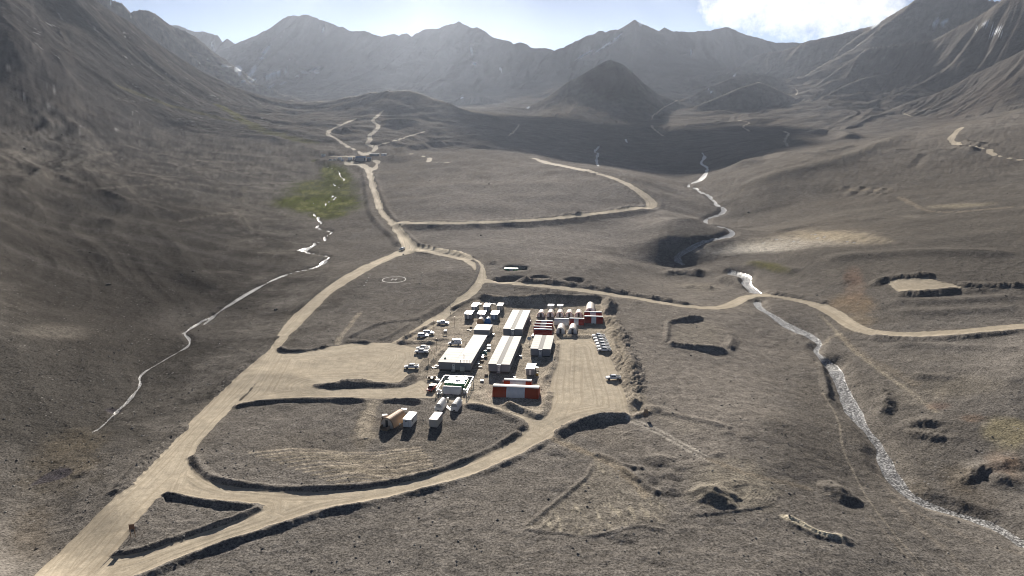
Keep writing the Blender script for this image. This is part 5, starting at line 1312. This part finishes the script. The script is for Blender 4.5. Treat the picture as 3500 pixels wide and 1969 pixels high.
    if kind == 'pickup':
        add('load_bed', boxv(1.05, 2.52, -.78, .78, 1.10, 1.17), BF, 'dark')
        for y in (-.86, .86): add('bed_side', boxv(.98, 2.62, y - .06, y + .06, 1.08, 1.34), BF, col)
        add('tailgate', boxv(2.54, 2.63, -.795, .795, 1.0, 1.34), BF, col)
        if rack:
            for y in (-.7, .7): add('roll_bar', boxv(1.06, 1.16, y - .05, y + .05, 1.17, 1.85), BF, 'dark')
            add('roll_bar', boxv(1.06, 1.16, -.64, .64, 1.76, 1.86), BF, 'dark'); add('spare_wheel', [(1.75 + .4 * math.cos(a * math.pi / 6), .0 + .4 * math.sin(a * math.pi / 6), zz) for zz in (1.2, 1.45) for a in range(12)],
                [tuple(range(12))[::-1], tuple(range(12, 24))] + [(k, (k + 1) % 12, 12 + (k + 1) % 12, 12 + k) for k in range(12)], 'tyre')
    if kind == 'van':
        add('beacon', boxv(1.9, 2.2, -.4, .4, 2.45, 2.6), BF, 'dark', c); add('side_badge', boxv(.6, .95, -.93, -.80, 1.7, 2.0), BF, 'roof2', c)
    return parts
VEH = {}
def vehicle(name, kind, label, px, py, head, col='carw', rack=True, cat=None, group=None):
    k = (kind, col, rack)
    if k not in VEH: VEH[k] = build_vehicle(kind, col, rack)
    p = wxy(px, py); r = empty(name, (p[0], p[1], gz(p[0], p[1]) + .02), R(head), label, cat or {'pickup': 'pickup truck', 'suv': 'car', 'van': 'van'}[kind], group)
    obs = []
    for nm, me, par in VEH[k]:
        o = bpy.data.objects.new(nm, me); C.objects.link(o); o.parent = r if par < 0 else obs[par]; obs.append(o)
    return r
on = ['farthest', 'second farthest', 'third farthest', 'third nearest', 'second nearest', 'nearest']
for i, (x, y) in enumerate([(2045, 1153), (2050, 1162.5), (2054, 1172), (2058, 1181.5), (2062, 1191), (2066, 1201)]):
    vehicle('pickup_truck', 'pickup', on[i] + ' white pickup in the row of six', x, y, -7 + random.uniform(-2, 2), group='row of six parked pickups')
vehicle('pickup_truck', 'pickup', 'lone white pickup parked on the right edge of the yard', 2096, 1297, 4)
vehicle('pickup_truck', 'pickup', 'lone white pickup nearest the camera in the left yard', 1407, 1259, 4)
vehicle('pickup_truck', 'pickup', 'farther white pickup of the pair in the left yard', 1446, 1196, 2, rack=True)
vehicle('pickup_truck', 'pickup', 'nearer white pickup of the pair in the left yard', 1441, 1207, 0, rack=False)
vehicle('parked_car', 'suv', 'white station wagon parked at the berm, nearer of two', 1446, 1153, 184)
vehicle('parked_car', 'suv', 'white station wagon half hidden behind its neighbour at the berm', 1464, 1144, 181)
vehicle('parked_van', 'van', 'white high-roofed van parked behind the L-shaped building', 1554, 1180, 5)
vehicle('pickup_truck', 'pickup', 'white pickup with dark bed parked by the road near the cabins', 1514, 1108, 176)
vehicle('pickup_truck', 'pickup', 'small red and white pickup left of the pipe frame', 1475, 1333, 76, col='carr', rack=False)
vehicle('moving_car', 'suv', 'single white car driving on the road junction above the helipad', 1374, 855, 62, cat='car')
tr = empty('flat_trailer', tuple(at('p', 1477, 1296)), R(10), 'dark loaded trailer left of the L-shaped building front', 'trailer')
bx('deck', 'dark', tr, -1.6, 1.6, -.9, .9, .55, .7)
for x in (-1.0, .9): bx('crate', 'wood', tr, x - .5, x + .5, -.6, .5, .7, 1.3)
for x in (-.4, .4):
    for y in (-.95, .95): cyl('wheel', 'tyre', tr, (x, y - .1, .35), .35, .2, 'y')
bx('drawbar', 'steel', tr, 1.62, 2.8, -.06, .06, .5, .6)

# ------------------------------------------------------------------ helipad, posts, boards and yard clutter
hc = at('h', 1205, 572)
def drape(name, mat, quads, label, cat, lift=.06):
    v = []; f = []
    for q in quads:
        k = len(v); v += [(x, y, gz(x, y) + lift) for x, y in q]; f.append(tuple(range(k, k + len(q))))
    o = mk(name, v, f, mat); return tag(o, label, cat) if label else o
rr = (at('h', 1620, 560) - at('h', 790, 590)).length / 2
tilt = R(-6)
hp = empty('helipad_marking', (hc.x, hc.y, hc.z), 0, 'white circle with an H laid out on bare ground', 'helipad')
ringq = []
for i in range(64):
    a0, a1 = 2 * math.pi * i / 64, 2 * math.pi * (i + 1) / 64
    ringq.append([(hc.x + s * rr * math.cos(a), hc.y + s * rr * math.sin(a)) for s, a in ((.93, a0), (1.03, a0), (1.03, a1), (.93, a1))])
def local(o, root):
    o.parent = root; o.matrix_parent_inverse.identity()
    for v in o.data.vertices: v.co -= Vector(root.location)
def strip(x0, y0, x1, y1, w, n=6):
    dx, dy = x1 - x0, y1 - y0; l = math.hypot(dx, dy); nx, ny = -dy / l * w / 2, dx / l * w / 2
    return [[(x0 + dx * t + nx * s, y0 + dy * t + ny * s) for t, s in ((i / n, -1), ((i + 1) / n, -1), ((i + 1) / n, 1), (i / n, 1))] for i in range(n)]
local(drape('circle', 'mark', ringq, None, None), hp)
hw, hh = rr * .16, rr * .30
local(drape('letter_stroke', 'mark', strip(hc.x - hw - .3, hc.y - hh, hc.x - hw + .1, hc.y + hh, .55), None, None), hp)
local(drape('letter_stroke', 'mark', strip(hc.x + hw - .1, hc.y - hh, hc.x + hw + .3, hc.y + hh, .55), None, None), hp)
local(drape('letter_stroke', 'mark', strip(hc.x - hw + .2, hc.y, hc.x + hw - .2, hc.y, .5), None, None), hp)
def rockv(r, seed, fl=.7):
    rs = random.Random(seed); bm = bmesh.new(); bmesh.ops.create_icosphere(bm, subdivisions=2, radius=1)
    ax = [rs.uniform(.75, 1.25) for _ in range(3)]
    for v in bm.verts:
        n_ = 1 + .3 * float(pnoise(v.co.x * 1.4 + seed * 3.1, v.co.y * 1.4 + v.co.z * 1.7))
        v.co = Vector((v.co.x * r * ax[0] * n_, v.co.y * r * ax[1] * n_, v.co.z * r * fl * ax[2] * n_))
    me = bpy.data.meshes.new('boulder'); bm.to_mesh(me); bm.free(); return me
stone_me = [rockv(.42, k, .45) for k in range(3)]
for m_ in stone_me: m_.materials.append(M['mark'])
for k, (side, pts) in enumerate((('left', [(90, 385), (355, 430), (305, 515), (262, 605), (210, 690), (150, 790)]), ('right', [(2200, 345), (2178, 435), (2160, 535), (2128, 610), (2112, 720)]))):
    for n_o, (x, y) in enumerate(pts):
        o = bpy.data.objects.new('marker_stone', random.choice(stone_me)); C.objects.link(o); o.location = at('h', x, y) + Vector((0, 0, .1)); o.rotation_euler.z = random.uniform(0, 6)
        tag(o, ['farthest', 'second farthest', 'third farthest', 'fourth farthest', 'fifth farthest', 'nearest'][n_o] + ' small white marker stone in the line ' + side + ' of the helipad circle', 'stone', 'marker stones ' + side + ' of the helipad')
bm_d, bm_l = [rockv(1.0, 20 + k) for k in range(4)], [rockv(1.0, 40 + k) for k in range(3)]
for m_ in bm_d: m_.materials.append(M['rock'])
for m_ in bm_l: m_.materials.append(M['rockl'])
for cr, x, y, px_, dark, lab, grp in [('c4', 205, 265, 20, 1, 'flat dark rock at the far left of the open left slope', 0), ('c4', 515, 150, 16, 1, 'dark rock high on the left slope near the upper drainage line', 0), ('c4', 840, 258, 12, 0, 'pale rock on the upper left slope, leftmost of three pale rocks', 0),
                          ('c4', 1003, 350, 11, 0, 'brightest pale rock in the middle of the left slope', 0), ('c4', 895, 1385, 30, 1, 'largest dark rock on the low left slope above the stream', 0), ('c4', 1500, 1305, 17, 1, 'left one of two dark rocks just above the left stream', 0), ('c4', 1597, 1275, 15, 1, 'right one of two dark rocks just above the left stream', 0),
                          ('c4', 745, 1118, 15, 1, 'small dark rock alone in the dark part of the left slope', 0), ('c4', 270, 1190, 13, 0, 'pale rock at the left picture edge beside the dark slope', 0), ('c5', 1410, 88, 15, 1, 'larger of two dark rocks between left stream and main road', 1), ('c5', 1470, 94, 9, 1, 'smaller of two dark rocks between left stream and main road', 1),
                          ('c1', 330, 1168, 15, 1, 'dark rock left of the meandering stream below the meadow', 1), ('c1', 320, 1412, 13, 0, 'pale rock left of the stream below its small pond', 1), ('c1', 1388, 1362, 15, 1, 'dark rock at the road fork above the helipad', 1), ('c1', 1650, 628, 13, 1, 'dark rock high on the knoll right of the settlement road', 2),
                          ('c1', 2235, 665, 15, 1, 'right one of a close pair of dark rocks on the knoll', 2), ('c1', 2195, 695, 13, 1, 'left one of a close pair of dark rocks on the knoll', 2), ('c1', 2155, 1174, 15, 1, 'dark rock on the knoll below the side road', 2), ('c3', 140, 788, 15, 1, 'dark rock on the right hillside above the stream bend', 3), ('c3', 160, 876, 9, 0, 'pale rock on the right hillside near the stream bend', 3)]:
    pos = at(cr, x, y); r_ = px_ / CR[cr][2] / 2 * pos.y / FPX * 1.1
    o = bpy.data.objects.new('boulder', random.choice(bm_d if dark else bm_l)); C.objects.link(o); o.location = pos + Vector((0, 0, r_ * .25)); o.scale = (r_, r_, r_); o.rotation_euler.z = random.uniform(0, 6)
    tag(o, lab, 'boulder', ['rocks left of the stream', 'rocks by the main road', 'rocks on the knoll', 'rocks on the right hillside'][grp])
posts = [(655, 478, 2.6, 0, 'thin pole at the berm behind the two station wagons'), (885, 395, 3.0, 0, 'thin pole left of the pickup parked near the cabins'), (945, 820, 4.0, 0, 'tall thin pole at the right end of the double berm'), (1295, 350, 3.6, 0, 'thin pole standing left of the front cabin row'),
         (850, 1050, 3.0, 0, 'thin pole left of the L-shaped building, middle of three'), (895, 960, 2.6, 0, 'thin pole left of the L-shaped building, farthest of three'), (645, 292, 1.0, 1, 'short dark post on the far side of the access road'), (1215, 140, 1.0, 1, 'short dark post where the access road passes the cabins'),
         (780, 1180, 2.6, 0, 'thin pole left of the L-shaped building, nearest of three'), (1525, 690, 1.6, 1, 'short dark post right behind the white van'), (1222, 25, 1.2, 1, 'farthest short dark post along the access road')]
for i, (x, y, h_, dk, lab) in enumerate(posts):
    pos = at('v', x, y)
    r = empty('marker_post', tuple(pos), random.uniform(-.2, .2), lab, 'post', 'road marker posts' if dk else 'thin yard poles')
    cyl('pole', 'dark' if dk else 'wood', r, (0, 0, -.3), .09 if dk else .07, h_ + .3, n=7); bx('cap', 'dark' if dk else 'tail', r, -.12, .12, -.12, .12, h_, h_ + .22)
def board(px, py, w, h_, z0, rz, label, m='sign'):
    pos = at('p', px, py); r = empty('sign_board', tuple(pos), rz, label, 'sign')
    for x in (-w / 2 + .1, w / 2 - .1): bx('post', 'wood', r, x - .06, x + .06, .001, .12, -.3, z0 + h_)
    bx('panel', m, r, -w / 2, w / 2, -.08, 0, z0, z0 + h_); bx('frame', 'wood', r, -w / 2 - .05, w / 2 + .05, -.1, .01, z0 + h_ + .003, z0 + h_ + .1)
board(455, 1838, 1.1, 1.1, 2.0, R(10), 'brown board on two posts at the tip of the triangular island')
board(2207, 1425, 1.1, 1.2, 1.2, R(-5), 'wooden board on two posts at the right end of the yard', 'wood')
board(1522, 1140, 1.6, .5, .9, R(0), 'low white sign standing in the yard below the cabins', 'white')
def clutter(kind, px, py, label, m='white', s=1.0, group=None):
    pos = at('p', px, py); r = empty(kind, tuple(pos), YAW + random.uniform(-.4, .4), label, kind.split('_')[-1], group)
    if kind == 'satellite_dish':
        cyl('mast', 'steel', r, (0, 0, -.2), .07, 1.6 * s, n=8)
        n_ = 14; v = [(0, 0, 0)] + [(.7 * s * math.cos(2 * math.pi * k / n_), .7 * s * math.sin(2 * math.pi * k / n_), .22 * s) for k in range(n_)] + [(.35 * s * math.cos(2 * math.pi * k / n_), .35 * s * math.sin(2 * math.pi * k / n_), .06 * s) for k in range(n_)]
        f = [(0, 1 + n_ + k, 1 + n_ + (k + 1) % n_) for k in range(n_)] + [(1 + n_ + k, 1 + k, 1 + (k + 1) % n_, 1 + n_ + (k + 1) % n_) for k in range(n_)]
        d = mk('dish', v, f, m, r, (0, 0, 1.4 * s), smooth=True); d.rotation_euler = (R(35), 0, R(20)); bx('feed_arm', 'steel', d, -.02, .02, -.02, .02, .02, .5 * s)
    elif kind in ('water_tank', 'steel_barrel'):
        cyl('shell', m, r, (0, 0, 0), .55 * s, 1.1 * s); cyl('lid', 'white', r, (0, 0, 1.1 * s), .57 * s, .08, r2=.3 * s); cyl('hoop', m, r, (0, 0, .5 * s), .58 * s, .06)
    elif kind == 'storage_box':
        bx('case', m, r, -.6 * s, .6 * s, -.4 * s, .4 * s, 0, .55 * s); bx('lid', 'white', r, -.63 * s, .63 * s, -.43 * s, .43 * s, .56 * s, .64 * s); bx('latch', 'dark', r, -.08, .08, -.46 * s, -.405 * s, .35 * s, .5 * s)
    elif kind == 'folding_table':
        bx('top', 'white', r, -.9 * s, .9 * s, -.45 * s, .45 * s, .7, .76)
        for x in (-.75 * s, .75 * s):
            for y in (-.35 * s, .35 * s): bx('leg', 'steel', r, x - .03, x + .03, y - .03, y + .03, 0, .69)
    elif kind == 'plank_pile':
        for k in range(9): bx('plank', 'wood', r, -1.3 + random.uniform(-.2, .2), 1.3 + random.uniform(-.2, .2), -.5 + .12 * k, -.41 + .12 * k, .04 + .02 * (k % 3), .09 + .02 * (k % 3))
        for k in range(4): o = bx('plank', 'beige', r, -1.1, 1.1, -.06, .06, .16 + .06 * k, .21 + .06 * k); o.rotation_euler.z = random.uniform(-.7, .7)
    elif kind == 'pallet_stack':
        for k in range(4):
            for j in range(4): bx('slat', 'wood', r, -.6, .6, -.5 + .27 * j, -.34 + .27 * j, .12 + .16 * k, .16 + .16 * k)
            for x in (-.55, 0, .45): bx('bearer', 'wood', r, x, x + .1, -.5, .47, .02 + .16 * k, .117 + .16 * k)
    return r
Zp = lambda x, y: (1280 + x / 2.683, 980 + y / 2.683)
for kind, x, y, m, s, lab in [
    ('storage_box', 1048, 552, 'white', 1.1, 'upper of two white boxes beside the L-shaped building'), ('storage_box', 1048, 578, 'white', 1.1, 'lower of two white boxes beside the L-shaped building'),
    ('water_tank', 1016, 618, 'teal', 1.3, 'teal and white round tank beside the L-shaped building'), ('folding_table', 988, 642, 'white', .8, 'upper white table by the right wall of the L-shaped building'),
    ('folding_table', 990, 662, 'white', .7, 'lower white table by the right wall of the L-shaped building'), ('storage_box', 955, 695, 'white', .8, 'white box near the front right corner of the L-shaped building'), ('folding_table', 945, 722, 'white', .7, 'white table at the front right corner of the L-shaped building'),
    ('plank_pile', 965, 745, 'wood', 1, 'messy plank pile at the front right corner of the L-shaped building'), ('pallet_stack', 985, 690, 'wood', 1, 'pallet stack beside the right wall of the L-shaped building'), ('pallet_stack', 1020, 650, 'wood', 1, 'pallet stack below the teal tank'),
    ('storage_box', 1088, 445, 'white', .9, 'white box right of the small flat-roofed building'), ('storage_box', 1425, 298, 'white', .7, 'small white box near the red tent stack, farther one'), ('water_tank', 1428, 328, 'white', .9, 'white round tank left of the red tent stack'),
    ('satellite_dish', 1420, 515, 'white', 1.3, 'white satellite dish on a mast left of the shorter twin-row building'), ('storage_box', 1338, 645, 'white', .9, 'white box right of the long nearer twin-row building'), ('storage_box', 985, 870, 'white', 1.0, 'white box on open ground right of the pipe frame'),
    ('steel_barrel', 1492, 812, 'yellow', .8, 'yellow barrel right of the lone small cabin'), ('folding_table', 1488, 755, 'white', .8, 'white table right of the lone small cabin'), ('water_tank', 1180, 872, 'white', .6, 'white round tank at the left end of the rear orange-red tent'),
    ('storage_box', 1283, 838, 'white', .8, 'white box behind the rear orange-red tent'), ('water_tank', 672, 1038, 'white', .7, 'small white tank in the shadow before the tank units'), ('folding_table', 272, 1140, 'white', 1.0, 'white table top behind the bright white container'),
    ('plank_pile', 545, 745, 'wood', 1, 'plank pile left of the L-shaped building front'), ('storage_box', 570, 735, 'white', 1.0, 'white box at the left corner of the L-shaped building'), ('storage_box', 580, 868, 'white', 1.1, 'white box between the red pickup and the pipe frame'),
    ('storage_box', 95, 1195, 'white', 1.2, 'white box left of the tan orange tent'), ('plank_pile', 870, 400, 'wood', 1, 'dark scrap pile left of the small flat-roofed building'), ('pallet_stack', 885, 375, 'wood', 1, 'pallet stack left of the small flat-roofed building'),
    ('steel_barrel', 230, 1265, 'white', .5, 'small white barrel at the right side of the tan orange tent'), ('pallet_stack', 1025, 815, 'wood', 1, 'pallet stack at the front left of the nearer twin-row building'), ('storage_box', 650, 412, 'wood', 1.0, 'low dark box in the yard left of the van'),
    ('storage_box', 1460, 445, 'white', .9, 'upper white box at the left end of the nearest stacked red tent'), ('storage_box', 1455, 460, 'white', 1.0, 'lower white box at the left end of the nearest stacked red tent'), ('plank_pile', 965, 165, 'steel', 1, 'metal scrap between the left and middle back cabins'), ('plank_pile', 1095, 165, 'steel', 1, 'metal scrap between the middle and right back cabins')]:
    clutter(kind, *Zp(x, y), lab, m, s)

# ------------------------------------------------------------------ the far settlement
def far_house(label, cr, x0, x1, y, depth, h, wallm, roofm, gable=True, cat='building', name='far_shed'):
    (ax, ay), (bx_, by_) = K(cr, [(x0, y), (x1, y)]); a, b = wxy(ax, ay), wxy(bx_, by_); w = math.hypot(*(b - a)); ang = math.atan2(b[1] - a[1], b[0] - a[0])
    ang = max(-.15, min(.15, ang))
    z = foot(a[0], a[1], w, depth, ang)
    r = empty(name, (a[0], a[1], z), ang, label, cat, 'sheds of the far settlement')
    bx('wall', wallm, r, 0, w, 0, depth, -1.2, h)
    if gable:
        e = .3; v = [(-e, -e, h - .1), (w + e, -e, h - .1), (w + e, depth / 2, h + depth * .2), (-e, depth / 2, h + depth * .2), (-e, depth + e, h - .1), (w + e, depth + e, h - .1)]
        mk('roof', v, [(0, 1, 2, 3), (3, 2, 5, 4), (0, 3, 4), (1, 5, 2)], roofm, r)
    else: bx('roof', roofm, r, -.2, w + .2, -.2, depth + .2, h + .01, h + .25)
    bx('door', 'dark', r, w * .86, w * .94, -.1, -.003, -.3, h * .75)
    return r
far_house('blue-roofed long white shed in the far settlement', 's1', 772, 940, 350, 12, 4.2, 'wallw', 'roofblue')
far_house('low dark shed right of the blue-roofed shed', 's1', 965, 1035, 345, 9, 3.0, 'wall', 'roofblue')
far_house('long bright white roof behind the blue-roofed shed', 's1', 1005, 1145, 262, 10, 3.0, 'wallw', 'whiteg', False)
far_house('small white hut right of the long bright roof', 's1', 1200, 1262, 262, 8, 3.0, 'white', 'whiteg', False)
far_house('white hut left of the blue-roofed shed', 's1', 640, 715, 332, 9, 3.0, 'white', 'whiteg', False)
far_house('low white hut at the far left of the settlement yard', 's1', 470, 530, 318, 6, 2.6, 'white', 'whiteg', False)
far_house('white hut just below the low white hut', 's1', 520, 565, 350, 5, 2.4, 'white', 'whiteg', False)
far_house('tiny white hut by the settlement stream bend', 's1', 195, 235, 275, 5, 2.6, 'white', 'whiteg', False)
for x, y, lab in ((340, 345, 'leftmost parked truck in the settlement yard'), (410, 340, 'parked truck right of the leftmost one in the settlement'), (755, 325, 'white truck at the left end of the blue-roofed shed')):
    ox, oy, sc = CR['s1']; vehicle('settlement_truck', 'van', lab, ox + x / sc, oy + y / sc, random.uniform(-20, 20), cat='truck')

# ------------------------------------------------------------------ loose stones (nobody could count them)
def stones():
    rs = np.random.RandomState(5); N = 9000
    px = rs.uniform(-50, 3550, N); py = 620 + (rs.rand(N) ** 1.3) * 1340
    nl = rs.rand(N) < .45
    px = np.where(nl, rs.uniform(-50, 900, N), px); py = np.where(nl, 380 + rs.rand(N) * 1300, py)
    P = unproj(np.stack([px, py], 1)); v = []; f = []; base = np.array([(1, 0, 0), (0, 1, 0), (-1, 0, 0), (0, -1, 0), (0, 0, .8), (.55, .55, .35), (-.55, .5, .4), (-.5, -.6, .35), (.6, -.5, .4)])
    k = 0
    for i in range(N):
        x, y = P[i]
        r = int(np.clip(np.searchsorted(YY, y) - 1, 0, NR - 2)); c = int(np.clip(np.searchsorted(UU, x / y) - 1, 0, NC - 2))
        if ROAD[r, c] < .6 or WAT[r, c] < .3 or y > 1500: continue
        s = (.05 + .13 * rs.rand() ** 4 * 2.0) * (1 + y / 600)
        a = rs.rand() * 6.3; ca, sa = math.cos(a), math.sin(a); sx, sy, sz = s * rs.uniform(.7, 1.5), s * rs.uniform(.7, 1.2), s * rs.uniform(.6, 1.1)
        z = gz(x, y)
        for q in base:
            X_, Y_ = q[0] * sx, q[1] * sy; v.append((x + ca * X_ - sa * Y_, y + sa * X_ + ca * Y_, z + q[2] * sz))
        for t in ((0, 5, 4), (5, 1, 4), (1, 6, 4), (6, 2, 4), (2, 7, 4), (7, 3, 4), (3, 8, 4), (8, 0, 4), (0, 1, 5), (1, 2, 6), (2, 3, 7), (3, 0, 8)): f.append(tuple(k + j for j in t))
        k += 9
    t = NT('loose_stone', .95); g = t.n.new('ShaderNodeNewGeometry')
    isl = g.outputs['Random Per Island']; t.color(t.mix(t.rng(isl, .55, 1.0), (.13, .12, .11), (.36, .34, .31)))
    me = bpy.data.meshes.new('loose_stones'); me.from_pydata(v, [], f); me.materials.append(t.m)
    o = bpy.data.objects.new('loose_stones', me); C.objects.link(o); tag(o, 'loose stones strewn over the valley floor', kind='stuff')
stones()
print('tris', sum(len(o.data.polygons) for o in C.objects if o.type == 'MESH'), 'objects', len(C.objects))
